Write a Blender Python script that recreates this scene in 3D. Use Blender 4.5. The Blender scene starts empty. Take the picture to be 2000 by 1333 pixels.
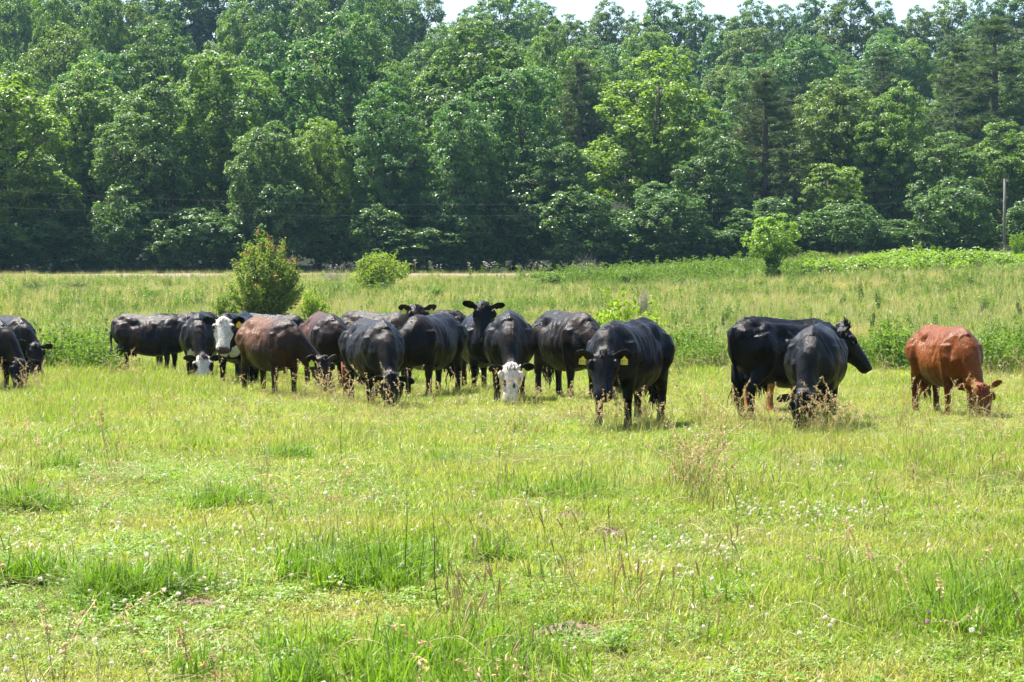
import bpy, math, random
import numpy as np
from mathutils import Vector

SC = bpy.context.scene
COL = SC.collection
R = math.radians

# ------------------------------------------------------------------ camera, sky, sun, exposure
F = 3889.0            # focal length in pixels of the 2000 px wide photograph (70 mm on 36 mm)
CAMZ = 1.35           # eye height above the pasture
HORIZON = 615.0       # picture row of the eye level
cam_d = bpy.data.cameras.new('camera')
cam = bpy.data.objects.new('camera', cam_d)
COL.objects.link(cam)
cam_d.sensor_width = 36.0
cam_d.lens = 70.0
cam_d.clip_start = 0.1
cam_d.clip_end = 5000
cam.location = (0, 0, CAMZ)
cam.rotation_euler = (R(90) - math.atan((666.5 - HORIZON) / F), 0, 0)
SC.camera = cam

SUN_EL, SUN_AZ = R(62), R(48)          # azimuth counted from +Y towards -X
sun_dir = Vector((-math.sin(SUN_AZ) * math.cos(SUN_EL), math.cos(SUN_AZ) * math.cos(SUN_EL), math.sin(SUN_EL)))
world = bpy.data.worlds.new('World')
SC.world = world
world.use_nodes = True
wn = world.node_tree.nodes
sky = wn.new('ShaderNodeTexSky')
sky.sky_type = 'NISHITA'
sky.sun_disc = False
sky.sun_elevation = SUN_EL
sky.sun_rotation = -SUN_AZ
sky.altitude = 200
sky.air_density = 1.0
sky.dust_density = 1.8
wn['Background'].inputs['Strength'].default_value = 0.088
world.node_tree.links.new(sky.outputs['Color'], wn['Background'].inputs['Color'])

sun_d = bpy.data.lights.new('sun', 'SUN')
sun_d.energy = 5.0
sun_d.angle = R(0.53)
sun_d.color = (1.0, 0.95, 0.86)
sun = bpy.data.objects.new('sun', sun_d)
COL.objects.link(sun)
sun.rotation_euler = sun_dir.to_track_quat('Z', 'Y').to_euler()

SC.view_settings.view_transform = 'Standard'
SC.view_settings.look = 'None'
SC.view_settings.gamma = 1.0
SC.view_settings.exposure = 1.75
SC.render.engine = 'CYCLES'
cy = SC.cycles
cy.max_bounces = 6
cy.diffuse_bounces = 3
cy.glossy_bounces = 2
cy.transmission_bounces = 4
cy.volume_bounces = 0
cy.use_denoising = True
cy.use_adaptive_sampling = True
cy.adaptive_threshold = 0.02

# ------------------------------------------------------------------ helpers
_tab = np.random.default_rng(77).random((256, 256))


def vnoise(x, y, scale, seed=0):
    """smooth 2-D value noise 0..1"""
    x = np.asarray(x, float) / scale + seed * 17.31
    y = np.asarray(y, float) / scale + seed * 9.77
    xi, yi = np.floor(x).astype(int), np.floor(y).astype(int)
    fx, fy = x - xi, y - yi
    fx = fx * fx * (3 - 2 * fx)
    fy = fy * fy * (3 - 2 * fy)
    a = _tab[xi % 256, yi % 256]
    b = _tab[(xi + 1) % 256, yi % 256]
    c = _tab[xi % 256, (yi + 1) % 256]
    d = _tab[(xi + 1) % 256, (yi + 1) % 256]
    return (a * (1 - fx) + b * fx) * (1 - fy) + (c * (1 - fx) + d * fx) * fy


def fnoise(x, y, scale, seed=0):
    return 0.6 * vnoise(x, y, scale, seed) + 0.27 * vnoise(x, y, scale * 0.43, seed + 3) + 0.13 * vnoise(x, y, scale * 0.19, seed + 7)


def sstep(a, b, x):
    t = np.clip((np.asarray(x, float) - a) / (b - a), 0, 1)
    return t * t * (3 - 2 * t)


_ty = np.array([-60, 0, 46, 58, 70, 85, 100, 120, 140, 150, 180, 240, 330, 390, 470, 900, 2500.])
_tz = np.array([0, 0, 0, .25, .8, 1.55, 2.35, 3.2, 3.95, 4.3, 7.5, 17.5, 36, 38, 33, -5, -20.])


def gz(x, y):
    """height of the ground"""
    x = np.asarray(x, float)
    y = np.asarray(y, float)
    z = (np.interp(y - 4, _ty, _tz) + np.interp(y, _ty, _tz) + np.interp(y + 4, _ty, _tz)) / 3
    z = z + 0.9 * sstep(5, 26, x) * sstep(75, 125, y)
    z = z + (vnoise(x, y, 2.2, 1) - .5) * 0.06 * sstep(3, 12, y) + (vnoise(x, y, 9, 2) - .5) * .12 * sstep(40, 60, y)
    z = z + (vnoise(x, y, 40, 5) - .5) * 5 * sstep(165, 260, y)
    return z


def gz1(x, y):
    return float(gz(np.array([x]), np.array([y]))[0])


def wx(px, d):
    """x of photo column px at distance d"""
    return (px - 1000.0) / F * d


def tag(o, label=None, cat=None, group=None, kind=None):
    for k, v in (('label', label), ('category', cat), ('group', group), ('kind', kind)):
        if v:
            o[k] = v
    return o


def empty(name, loc, rz=0.0):
    o = bpy.data.objects.new(name, None)
    COL.objects.link(o)
    o.location = loc
    o.rotation_euler = (0, 0, rz)
    o.empty_display_size = 0.2
    return o


class MB:
    """collects polygons and point attributes, builds one mesh"""

    def __init__(self):
        self.v, self.f, self.n, self.mi, self.a = [], [], [], [], {}
        self.nv = 0

    def add(self, verts, faces, mat=0, **attrs):
        verts = np.asarray(verts, float).reshape(-1, 3)
        faces = np.asarray(faces, int)
        self.v.append(verts)
        self.f.append((faces + self.nv).ravel())
        self.n.append(np.full(len(faces), faces.shape[1]))
        self.mi.append(np.full(len(faces), mat))
        for k in set(self.a) | set(attrs):
            lst = self.a.setdefault(k, [])
            have = sum(len(q) for q in lst)
            if have < self.nv:
                lst.append(np.zeros(self.nv - have))
            val = attrs.get(k, 0.0)
            lst.append(np.broadcast_to(np.asarray(val, float), (len(verts),)))
        self.nv += len(verts)

    def extra_faces(self, faces, mat=0):
        """faces that index the last verts added (offset given by the caller)"""
        faces = np.asarray(faces, int)
        self.f.append(faces.ravel())
        self.n.append(np.full(len(faces), faces.shape[1]))
        self.mi.append(np.full(len(faces), mat))

    def mesh(self, name, mats, smooth=True):
        me = bpy.data.meshes.new(name)
        v = np.concatenate(self.v)
        f = np.concatenate(self.f)
        n = np.concatenate(self.n)
        me.vertices.add(len(v))
        me.vertices.foreach_set('co', v.astype(np.float32).ravel())
        me.loops.add(len(f))
        me.loops.foreach_set('vertex_index', f.astype(np.int32))
        me.polygons.add(len(n))
        st = np.concatenate([[0], np.cumsum(n)[:-1]])
        me.polygons.foreach_set('loop_start', st.astype(np.int32))
        me.polygons.foreach_set('loop_total', n.astype(np.int32))
        me.polygons.foreach_set('material_index', np.concatenate(self.mi).astype(np.int32))
        me.polygons.foreach_set('use_smooth', np.full(len(n), bool(smooth)))
        for k, lst in self.a.items():
            at = me.attributes.new(k, 'FLOAT', 'POINT')
            at.data.foreach_set('value', np.concatenate(lst).astype(np.float32))
        me.update(calc_edges=True)
        for m in (mats if isinstance(mats, (list, tuple)) else [mats]):
            me.materials.append(m)
        return me

    def build(self, name, mats, parent=None, smooth=True):
        o = bpy.data.objects.new(name, self.mesh(name, mats, smooth))
        COL.objects.link(o)
        o.parent = parent
        return o


def frames(P, side0=None):
    """tangents and two normals along a polyline"""
    P = np.asarray(P, float)
    T = np.gradient(P, axis=0)
    T /= np.linalg.norm(T, axis=1)[:, None] + 1e-9
    s = np.array([0., 0, 1.]) if side0 is None else np.asarray(side0, float)
    if abs(np.dot(s, T[0])) > .95:
        s = np.array([1., 0, 0])
    U, W = [], []
    for t in T:
        s = s - t * np.dot(s, t)
        s = s / (np.linalg.norm(s) + 1e-9)
        U.append(s.copy())
        W.append(np.cross(t, s))
    return T, np.array(U), np.array(W)


def tube(P, rad, k=6):
    """verts, quads of a closed tube (end caps as fans of quads by tiny rings)"""
    P = np.asarray(P, float)
    rad = np.broadcast_to(np.asarray(rad, float), (len(P),))
    P = np.vstack([P[:1], P, P[-1:]])
    rad = np.concatenate([[1e-4], rad, [1e-4]])
    T, U, W = frames(P[1:-1])
    U = np.vstack([U[:1], U, U[-1:]])
    W = np.vstack([W[:1], W, W[-1:]])
    a = np.linspace(0, 2 * np.pi, k, endpoint=False)
    V = P[:, None] + rad[:, None, None] * (np.cos(a)[None, :, None] * U[:, None] + np.sin(a)[None, :, None] * W[:, None])
    return V.reshape(-1, 3), grid_faces(len(P), k)


def grid_faces(n, k):
    i = np.arange(n - 1)[:, None] * k
    j = np.arange(k)[None, :]
    j2 = (j + 1) % k
    return np.stack([i + j, i + j2, i + k + j2, i + k + j], -1).reshape(-1, 4)


# ------------------------------------------------------------------ materials
def new_mat(name):
    m = bpy.data.materials.new(name)
    m.use_nodes = True
    nt = m.node_tree
    return m, nt, nt.nodes, nt.links, nt.nodes['Principled BSDF']


def ramp(nodes, cols, pos=None):
    r = nodes.new('ShaderNodeValToRGB')
    e = r.color_ramp.elements
    while len(e) < len(cols):
        e.new(0.5)
    for i, c in enumerate(cols):
        e[i].position = pos[i] if pos else i / (len(cols) - 1)
        e[i].color = (*c, 1)
    return r


def mixrgb(nodes, links, a, b, fac, mode='MIX'):
    m = nodes.new('ShaderNodeMix')
    m.data_type = 'RGBA'
    m.blend_type = mode
    for sock, val in ((m.inputs[6], a), (m.inputs[7], b), (m.inputs[0], fac)):
        if hasattr(val, 'links'):
            links.new(val, sock)
        elif isinstance(val, (int, float)):
            sock.default_value = val
        else:
            sock.default_value = (*val, 1)
    return m.outputs[2]


def plain(name, col, rough=.6, spec=.4, noise=0.0, scale=20):
    m, nt, n, l, b = new_mat(name)
    b.inputs['Roughness'].default_value = rough
    b.inputs['Specular IOR Level'].default_value = spec
    if noise:
        t = n.new('ShaderNodeTexNoise')
        t.inputs['Scale'].default_value = scale
        t.inputs['Detail'].default_value = 5
        co = n.new('ShaderNodeTexCoord')
        l.new(co.outputs['Object'], t.inputs['Vector'])
        r = ramp(n, [tuple(c * (1 - noise) for c in col), tuple(min(1, c * (1 + noise)) for c in col)], [.3, .7])
        l.new(t.outputs['Fac'], r.inputs['Fac'])
        l.new(r.outputs['Color'], b.inputs['Base Color'])
    else:
        b.inputs['Base Color'].default_value = (*col, 1)
    return m


def leafy(name, cols, pos=None, transl=.42, rough=.5, spec=.35, patch=None, patch_scale=3.0, tip=None, objcol=False, tmul=(1.45, 1.65, .8)):
    """foliage: a per-blade random picks from cols, a world-space noise shifts it to `patch`; thin, so light passes through"""
    m, nt, n, l, b = new_mat(name)
    at = n.new('ShaderNodeAttribute')
    at.attribute_name = 'rnd'
    oi = n.new('ShaderNodeObjectInfo')
    ad = n.new('ShaderNodeMath')
    ad.operation = 'MULTIPLY_ADD'
    l.new(oi.outputs['Random'], ad.inputs[0])
    ad.inputs[1].default_value = 0.0 if objcol else .5
    hm = n.new('ShaderNodeMath')
    hm.operation = 'MULTIPLY'
    l.new(at.outputs['Fac'], hm.inputs[0])
    hm.inputs[1].default_value = 1.0 if objcol else .5
    l.new(hm.outputs[0], ad.inputs[2])
    r = ramp(n, cols, pos)
    l.new(ad.outputs[0], r.inputs['Fac'])
    c = r.outputs['Color']
    if patch:
        geo = n.new('ShaderNodeNewGeometry')
        t = n.new('ShaderNodeTexNoise')
        t.inputs['Scale'].default_value = 1.0 / patch_scale
        t.inputs['Detail'].default_value = 3
        l.new(geo.outputs['Position'], t.inputs['Vector'])
        pr = ramp(n, [(0, 0, 0), (1, 1, 1)], [.45, .68])
        l.new(t.outputs['Fac'], pr.inputs['Fac'])
        pm = mixrgb(n, l, c, patch, .75, 'MIX')
        c = mixrgb(n, l, c, pm, pr.outputs['Color'])
    if tip:
        ta = n.new('ShaderNodeAttribute')
        ta.attribute_name = 'tip'
        c = mixrgb(n, l, c, tip, ta.outputs['Fac'])
    if objcol:
        c = mixrgb(n, l, c, oi.outputs['Color'], 1.0, 'MULTIPLY')
    l.new(c, b.inputs['Base Color'])
    b.inputs['Roughness'].default_value = rough
    b.inputs['Specular IOR Level'].default_value = spec
    tr = n.new('ShaderNodeBsdfTranslucent')
    tc = mixrgb(n, l, c, tmul, 1.0, 'MULTIPLY')
    l.new(tc, tr.inputs['Color'])
    mx = n.new('ShaderNodeMixShader')
    mx.inputs[0].default_value = transl
    l.new(b.outputs[0], mx.inputs[1])
    l.new(tr.outputs[0], mx.inputs[2])
    l.new(mx.outputs[0], n['Material Output'].inputs['Surface'])
    return m


M_short = leafy('short_grass', [(.125, .19, .020), (.18, .245, .026), (.25, .285, .042), (.37, .33, .12)], [0, .45, .82, 1], patch=(.32, .29, .075), patch_scale=1.3, rough=.42, spec=.42)
M_lush = leafy('lush_grass', [(.085, .16, .014), (.13, .215, .018), (.18, .26, .025)], patch=None)
M_mead = leafy('meadow_grass', [(.10, .165, .022), (.165, .225, .036), (.30, .29, .085)], [0, .6, 1], patch=(.38, .30, .11), patch_scale=4.5)
M_straw = leafy('dry_straw', [(.34, .26, .11), (.50, .41, .21), (.62, .54, .34)], transl=.45, tmul=(1, 1, .9))
M_seed = leafy('seed_heads', [(.36, .23, .10), (.52, .38, .20), (.62, .50, .30)], transl=.5, tmul=(1, 1, .9))
M_stalk = leafy('green_stalks', [(.20, .22, .05), (.30, .28, .09), (.40, .33, .14)], transl=.25)
M_clover = leafy('clover_leaves', [(.10, .19, .025), (.15, .25, .03), (.20, .28, .04)], transl=.35)
M_weed = leafy('weed_leaves', [(.08, .14, .02), (.12, .19, .028), (.18, .235, .035)], transl=.4)
M_flower = leafy('clover_petals', [(.72, .66, .55), (.82, .78, .70)], transl=.5, spec=.1, tmul=(1, 1, 1))
M_pink = leafy('red_clover_petals', [(.50, .22, .42), (.62, .35, .55)], transl=.5, spec=.1, tmul=(1, 1, 1))
M_bark = plain('bark', (.10, .08, .062), .9, .2, .35, 6)
M_dead = plain('dead_twigs', (.26, .22, .19), .9, .2, .25, 8)
M_pole = plain('weathered_pole', (.15, .135, .12), .85, .2, .25, 4)
M_wire = plain('weathered_wire', (.09, .095, .095), .7, .2)
M_leaf = leafy('broad_leaves', [(.066, .118, .031), (.10, .168, .042), (.14, .212, .058)], transl=.42, rough=.42, spec=.5, objcol=True)
M_needle = leafy('pine_needles', [(.045, .075, .03), (.065, .10, .038), (.085, .12, .045)], transl=.2, rough=.55, spec=.3, objcol=True)
M_tuft = leafy('dark_tuft_grass', [(.07, .135, .010), (.11, .185, .014), (.165, .23, .02)], transl=.4)
M_wisp = leafy('wispy_stems', [(.20, .22, .05), (.31, .30, .09), (.46, .39, .19)], transl=.45)
M_shrub = leafy('shrub_leaves', [(.07, .12, .02), (.11, .17, .028), (.16, .21, .04)], transl=.4, objcol=True)


def ground_material():
    m, nt, n, l, b = new_mat('pasture_soil')
    geo = n.new('ShaderNodeNewGeometry')
    t1 = n.new('ShaderNodeTexNoise')
    t1.inputs['Scale'].default_value = 14
    t1.inputs['Detail'].default_value = 8
    l.new(geo.outputs['Position'], t1.inputs['Vector'])
    r1 = ramp(n, [(.035, .045, .010), (.075, .085, .018), (.16, .14, .05)], [.3, .5, .72])
    l.new(t1.outputs['Fac'], r1.inputs['Fac'])
    t2 = n.new('ShaderNodeTexNoise')
    t2.inputs['Scale'].default_value = .35
    t2.inputs['Detail'].default_value = 4
    l.new(geo.outputs['Position'], t2.inputs['Vector'])
    r2 = ramp(n, [(.8, .95, .6), (1.3, 1.15, .95)], [.35, .65])
    l.new(t2.outputs['Fac'], r2.inputs['Fac'])
    c = mixrgb(n, l, r1.outputs['Color'], r2.outputs['Color'], 1.0, 'MULTIPLY')
    # litter and fern floor of the wood, near-black green painting in shrub shade
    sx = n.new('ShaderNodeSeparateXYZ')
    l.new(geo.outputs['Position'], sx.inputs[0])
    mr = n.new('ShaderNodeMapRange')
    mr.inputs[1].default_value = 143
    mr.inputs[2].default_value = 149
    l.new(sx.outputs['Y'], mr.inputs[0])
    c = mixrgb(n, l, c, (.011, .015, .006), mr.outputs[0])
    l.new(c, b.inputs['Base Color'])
    b.inputs['Roughness'].default_value = .95
    b.inputs['Specular IOR Level'].default_value = .1
    bp = n.new('ShaderNodeBump')
    bp.inputs['Strength'].default_value = .6
    bp.inputs['Distance'].default_value = .03
    l.new(t1.outputs['Fac'], bp.inputs['Height'])
    l.new(bp.outputs[0], b.inputs['Normal'])
    return m


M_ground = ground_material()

# ------------------------------------------------------------------ ground and road
def sheet(name, xs, ys, mat, dz=0.0):
    X, Y = np.meshgrid(xs, ys)
    Z = gz(X, Y) + dz
    mb = MB()
    nx, ny = len(xs), len(ys)
    i = np.arange(ny - 1)[:, None] * nx
    j = np.arange(nx - 1)[None, :]
    fc = np.stack([i + j, i + j + 1, i + nx + j + 1, i + nx + j], -1).reshape(-1, 4)
    mb.add(np.stack([X, Y, Z], -1).reshape(-1, 3), fc)
    return mb.build(name, mat)


_ys = np.concatenate([np.arange(-40, 4, 4.), np.arange(4, 50, .5), np.arange(50, 160, 1.5), np.arange(160, 480, 6.), np.geomspace(480, 2500, 16)])
_xh = np.concatenate([np.arange(0, 12, .5), np.arange(12, 40, 1.5), np.arange(40, 130, 6.), np.geomspace(130, 1500, 12)])
_xs = np.concatenate([-_xh[:0:-1], _xh])
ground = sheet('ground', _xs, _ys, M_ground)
tag(ground, kind='structure')

# pale dirt road along the foot of the wood
ROAD_Y0, ROAD_Y1 = 138.5, 142.5
rx = np.arange(-48, 6, 1.5)
mb = MB()
X, Yv = np.meshgrid(rx, np.array([-.35, -.05, .1, .5, .9, 1.05, 1.3]))
Y = ROAD_Y0 + (ROAD_Y1 - ROAD_Y0) * Yv + 0.02 * X + np.sin(X * .07) * 1.0
Z = gz(X, Y) + np.interp(Yv, [-.35, -.05, .1, .5, .9, 1.05, 1.3], [-.08, .12, .22, .27, .22, .12, -.08])
k = len(rx)
i = np.arange(6)[:, None] * k
j = np.arange(k - 1)[None, :]
mb.add(np.stack([X, Y, Z], -1).reshape(-1, 3), np.stack([i + j, i + j + 1, i + k + j + 1, i + k + j], -1).reshape(-1, 4))
road = mb.build('dirt_road', plain('pale_road_dirt', (.20, .15, .115), .95, .1, .2, 3))
tag(road, kind='structure')


def road_y(x):
    return 140.5 + .02 * x + math.sin(x * .07) * 1.0



# ------------------------------------------------------------------ cows
def coat_material():
    m, nt, n, l, b = new_mat('cow_coat')
    at = n.new('ShaderNodeAttribute')
    at.attribute_name = 'coat'
    co = n.new('ShaderNodeTexCoord')
    mp = n.new('ShaderNodeMapping')
    mp.inputs['Scale'].default_value = (60, 140, 22)
    l.new(co.outputs['Object'], mp.inputs['Vector'])
    t = n.new('ShaderNodeTexNoise')
    t.inputs['Scale'].default_value = 1.0
    t.inputs['Detail'].default_value = 4
    l.new(mp.outputs[0], t.inputs['Vector'])
    r = ramp(n, [(.55, .55, .55), (1.5, 1.45, 1.4)], [.3, .7])
    l.new(t.outputs['Fac'], r.inputs['Fac'])
    c = mixrgb(n, l, at.outputs['Color'], r.outputs['Color'], 1.0, 'MULTIPLY')
    l.new(c, b.inputs['Base Color'])
    rr = ramp(n, [(.25, .25, .25), (.44, .44, .44)], [.35, .65])
    t3 = n.new('ShaderNodeTexNoise')
    t3.inputs['Scale'].default_value = 5.0
    t3.inputs['Detail'].default_value = 4
    l.new(co.outputs['Object'], t3.inputs['Vector'])
    l.new(t3.outputs['Fac'], rr.inputs['Fac'])
    l.new(rr.outputs['Color'], b.inputs['Roughness'])
    b.inputs['Specular IOR Level'].default_value = .13
    b.inputs['Sheen Weight'].default_value = .0
    b.inputs['Sheen Roughness'].default_value = .4
    t2 = n.new('ShaderNodeTexNoise')
    t2.inputs['Scale'].default_value = 9.0
    t2.inputs['Detail'].default_value = 3
    l.new(co.outputs['Object'], t2.inputs['Vector'])
    sm = n.new('ShaderNodeMath')
    sm.operation = 'MULTIPLY_ADD'
    l.new(t2.outputs['Fac'], sm.inputs[0])
    sm.inputs[1].default_value = 1.6
    l.new(t.outputs['Fac'], sm.inputs[2])
    bp = n.new('ShaderNodeBump')
    bp.inputs['Strength'].default_value = .55
    bp.inputs['Distance'].default_value = .016
    l.new(sm.outputs[0], bp.inputs['Height'])
    l.new(bp.outputs[0], b.inputs['Normal'])
    return m


M_coat = coat_material()
M_eye = plain('cow_eye', (.012, .008, .006), .08, .6)
M_tag = plain('yellow_tag', (.80, .62, .04), .45, .4)
M_tag_o = plain('orange_tag', (.80, .42, .02), .45, .4)
M_tag_g = plain('lime_tag', (.52, .62, .06), .45, .4)
M_ink = plain('tag_ink', (.03, .03, .025), .6, .2)
M_hairk = plain('black_hair', (.006, .0055, .006), .6, .15)
M_hairb = plain('rusty_hair', (.16, .05, .02), .6, .15)
M_twitch = plain('pink_teat', (.10, .07, .065), .6, .3)

BLACK, BRBLACK = (.0032, .0034, .0044), (.0125, .0074, .0052)
BROWN, RUST, TAN = (.019, .0088, .0048), (.125, .035, .006), (.33, .135, .04)
WHITE = (.56, .52, .45)

TRUNK = np.array([  # x, top, bottom, half width
    (-.885, 1.165, 1.00, .055), (-.86, 1.23, .84, .13), (-.79, 1.285, .73, .205), (-.66, 1.328, .64, .262),
    (-.48, 1.348, .575, .298), (-.30, 1.332, .50, .322), (-.10, 1.315, .455, .348), (.10, 1.302, .44, .354),
    (.28, 1.302, .455, .336), (.45, 1.318, .49, .306), (.58, 1.305, .51, .280), (.70, 1.245, .53, .238),
    (.79, 1.165, .62, .165), (.855, 1.06, .72, .10), (.88, .98, .82, .05)])


def unit(v):
    v = np.asarray(v, float)
    return v / np.linalg.norm(v)


def bez(p0, p1, p2, p3, n):
    t = np.linspace(0, 1, n)[:, None]
    return (1 - t) ** 3 * p0 + 3 * (1 - t) ** 2 * t * p1 + 3 * (1 - t) * t ** 2 * p2 + t ** 3 * p3


def oval_loft(P, lat, rl, rv, k=18, bot=None):
    """closed loft of oval rings; lat = lateral axis per point; rv up, bot down radii"""
    P = np.asarray(P, float)
    T = np.gradient(P, axis=0)
    T /= np.linalg.norm(T, axis=1)[:, None]
    a = np.linspace(0, 2 * np.pi, k, endpoint=False)
    V = []
    bot = rv if bot is None else bot
    for i in range(len(P)):
        s = unit(lat[i] - T[i] * np.dot(lat[i], T[i]))
        u = np.cross(T[i], s)
        c, d = np.cos(a), np.sin(a)
        V.append(P[i] + (rl[i] * c)[:, None] * s + (np.where(d > 0, rv[i], bot[i]) * d)[:, None] * u)
    V = np.array([np.repeat(V[0].mean(0)[None], k, 0) + (V[0] - V[0].mean(0)) * 1e-3] + V + [np.repeat(V[-1].mean(0)[None], k, 0) + (V[-1] - V[-1].mean(0)) * 1e-3])
    return V.reshape(-1, 3), grid_faces(len(V), k)


def make_cow(spec):
    sc = spec.get('sc', 1.0)
    mb = MB()
    fat = spec.get('fat', 1.0)
    # trunk
    k = 28
    a = np.linspace(0, 2 * np.pi, k, endpoint=False)
    c, s = np.cos(a), np.sin(a)
    rings = []
    for x, top, bot, hw in TRUNK:
        zc = bot + (top - bot) * .46
        y = hw * (1 + (fat - 1) * .7) * np.sign(c) * np.abs(c) ** .72
        y = y * (1 - .36 * np.clip(s, 0, 1) ** 2.2) * (1 - .12 * np.clip(-s, 0, 1) ** 2)
        z = zc + np.where(s > 0, top - zc, zc - bot) * np.sign(s) * np.abs(s) ** .93
        rings.append(np.stack([np.full(k, x), y, z], -1))
    cap0, cap1 = rings[0] * 1, rings[-1] * 1
    cap0 = cap0.mean(0) + (cap0 - cap0.mean(0)) * 1e-3
    cap1 = cap1.mean(0) + (cap1 - cap1.mean(0)) * 1e-3
    V = np.array([cap0] + rings + [cap1])
    mb.add(V.reshape(-1, 3), grid_faces(len(V), k)[:, ::-1])
    # legs
    st = spec.get('legs', (0, 0, 0, 0))  # fore-aft swing: front left, front right, hind left, hind right
    for li, sy in ((0, 1), (1, -1)):
        j = [(.53, .185, 1.06, .12), (.56, .20, .90, .125), (.47, .19, .74, .105), (.46, .18, .60, .088), (.475, .175, .46, .066), (.478, .175, .40, .063),
             (.472, .175, .34, .049), (.468, .175, .20, .044), (.475, .175, .13, .051), (.505, .175, .07, .048), (.525, .175, .03, .058), (.53, .175, .0, .062)]
        j = np.array(j)
        j[:, 0] += st[li] * np.clip(1 - j[:, 2] / .95, 0, 1)
        j[:, 1] *= sy
        V, Q = tube(j[:, :3], j[:, 3], 12)
        mb.add(V, Q)
    for li, sy in ((2, 1), (3, -1)):
        j = [(-.58, .15, 1.12, .16), (-.55, .18, .98, .20), (-.47, .19, .84, .175), (-.49, .185, .72, .125), (-.575, .18, .61, .094), (-.655, .172, .51, .068),
             (-.668, .17, .45, .064), (-.662, .17, .36, .050), (-.655, .17, .20, .047), (-.645, .17, .13, .053), (-.61, .17, .07, .050), (-.59, .17, .03, .060), (-.585, .17, .0, .063)]
        j = np.array(j)
        j[:, 0] += st[li] * np.clip(1 - j[:, 2] / .95, 0, 1)
        j[:, 1] *= sy
        V, Q = tube(j[:, :3], j[:, 3], 12)
        mb.add(V, Q)
    # udder
    if spec.get('udder', True):
        P = np.array([(-.62, 0, .66), (-.55, 0, .61), (-.45, 0, .59), (-.35, 0, .61), (-.28, 0, .64)])
        V, Q = oval_loft(P, np.tile([0, 1., 0], (5, 1)), [.06, .12, .135, .11, .05], [.08, .12, .14, .11, .06], 14)
        mb.add(V, Q)
        for dx, dy in ((-.5, .07), (-.5, -.07), (-.38, .06), (-.38, -.06)):
            V, Q = tube([(dx, dy, .52), (dx, dy, .46), (dx + .005, dy, .405)], [.028, .022, .016], 8)
            mb.add(V, Q)
    # neck and head
    pol = np.array(spec['poll'], float)
    hy, hp, hr = R(spec.get('yaw', 0)), R(spec.get('pitch', 70)), R(spec.get('roll', 0))
    hx = np.array([math.cos(hp) * math.cos(hy), math.cos(hp) * math.sin(hy), -math.sin(hp)])
    lat = np.array([-math.sin(hy), math.cos(hy), 0])
    hz = np.cross(hx, lat)
    lat, hz = lat * math.cos(hr) + hz * math.sin(hr), hz * math.cos(hr) - lat * math.sin(hr)
    HS = spec.get('hs', 1.15)
    base = pol + (hx * .05 - hz * .13) * HS
    P0 = np.array([.50, 0, .97])
    P1 = P0 + np.array([.34, 0, .02 + .22 * (pol[2] - .6)])
    back = unit(-hx * .55 - hz * .55 + np.array([-.35, 0, .15]))
    P2 = base + back * .30
    NP = bez(P0, P1, P2, base, 12)
    t = np.linspace(0, 1, 12)
    latn = np.outer(1 - t ** 2, [0, 1., 0]) + np.outer(t ** 2, lat)
    V, Q = oval_loft(NP, latn, np.interp(t, [0, .3, .65, 1], [.215, .175, .132, .11]), np.interp(t, [0, .3, .65, 1], [.31, .25, .185, .14]) , 20,
                     np.interp(t, [0, .3, .65, 1], [.38, .30, .21, .15]))
    mb.add(V, Q)
    HT = np.array([  # x, half width, top, bottom
        (-.035, .06, -.02, -.13), (.0, .095, .022, -.20), (.06, .126, .036, -.24), (.13, .147, .032, -.26), (.19, .144, .024, -.258), (.26, .120, .014, -.232),
        (.33, .100, .006, -.185), (.40, .095, -.002, -.160), (.45, .102, -.008, -.158), (.49, .098, -.02, -.152), (.518, .07, -.045, -.125)])
    P = pol + HS * (np.outer(HT[:, 0], hx) + np.outer((HT[:, 2] + HT[:, 3]) / 2, hz))
    hh = (HT[:, 2] - HT[:, 3]) / 2 * HS
    # square-ish head sections
    kk = 20
    aa = np.linspace(0, 2 * np.pi, kk, endpoint=False)
    cc, dd = np.sign(np.cos(aa)) * np.abs(np.cos(aa)) ** .75, np.sign(np.sin(aa)) * np.abs(np.sin(aa)) ** .8
    rings = []
    for i in range(len(HT)):
        w = HT[i, 1] * HS * np.where(dd < 0, 1 - .38 * np.abs(dd), 1 - .12 * dd)
        rings.append(P[i] + (w * cc)[:, None] * lat + (hh[i] * dd)[:, None] * hz)
    c0 = rings[0].mean(0) + (rings[0] - rings[0].mean(0)) * 1e-3
    c1 = rings[-1].mean(0) + (rings[-1] - rings[-1].mean(0)) * 1e-3
    V = np.array([c0] + rings + [c1])
    mb.add(V.reshape(-1, 3), grid_faces(len(V), kk)[:, ::-1])

    def H(x, y, z):
        return pol + HS * (x * hx + y * lat + z * hz)
    for sy in (1, -1):                      # brow ridges
        V, Q = tube([H(.10, sy * .115, .005), H(.15, sy * .14, .0), H(.20, sy * .130, -.01)], [.03, .034, .026], 8)
        mb.add(V, Q)
    # ears: cupped leaves
    ears = {}
    dro = spec.get('ear', -.12)
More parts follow.
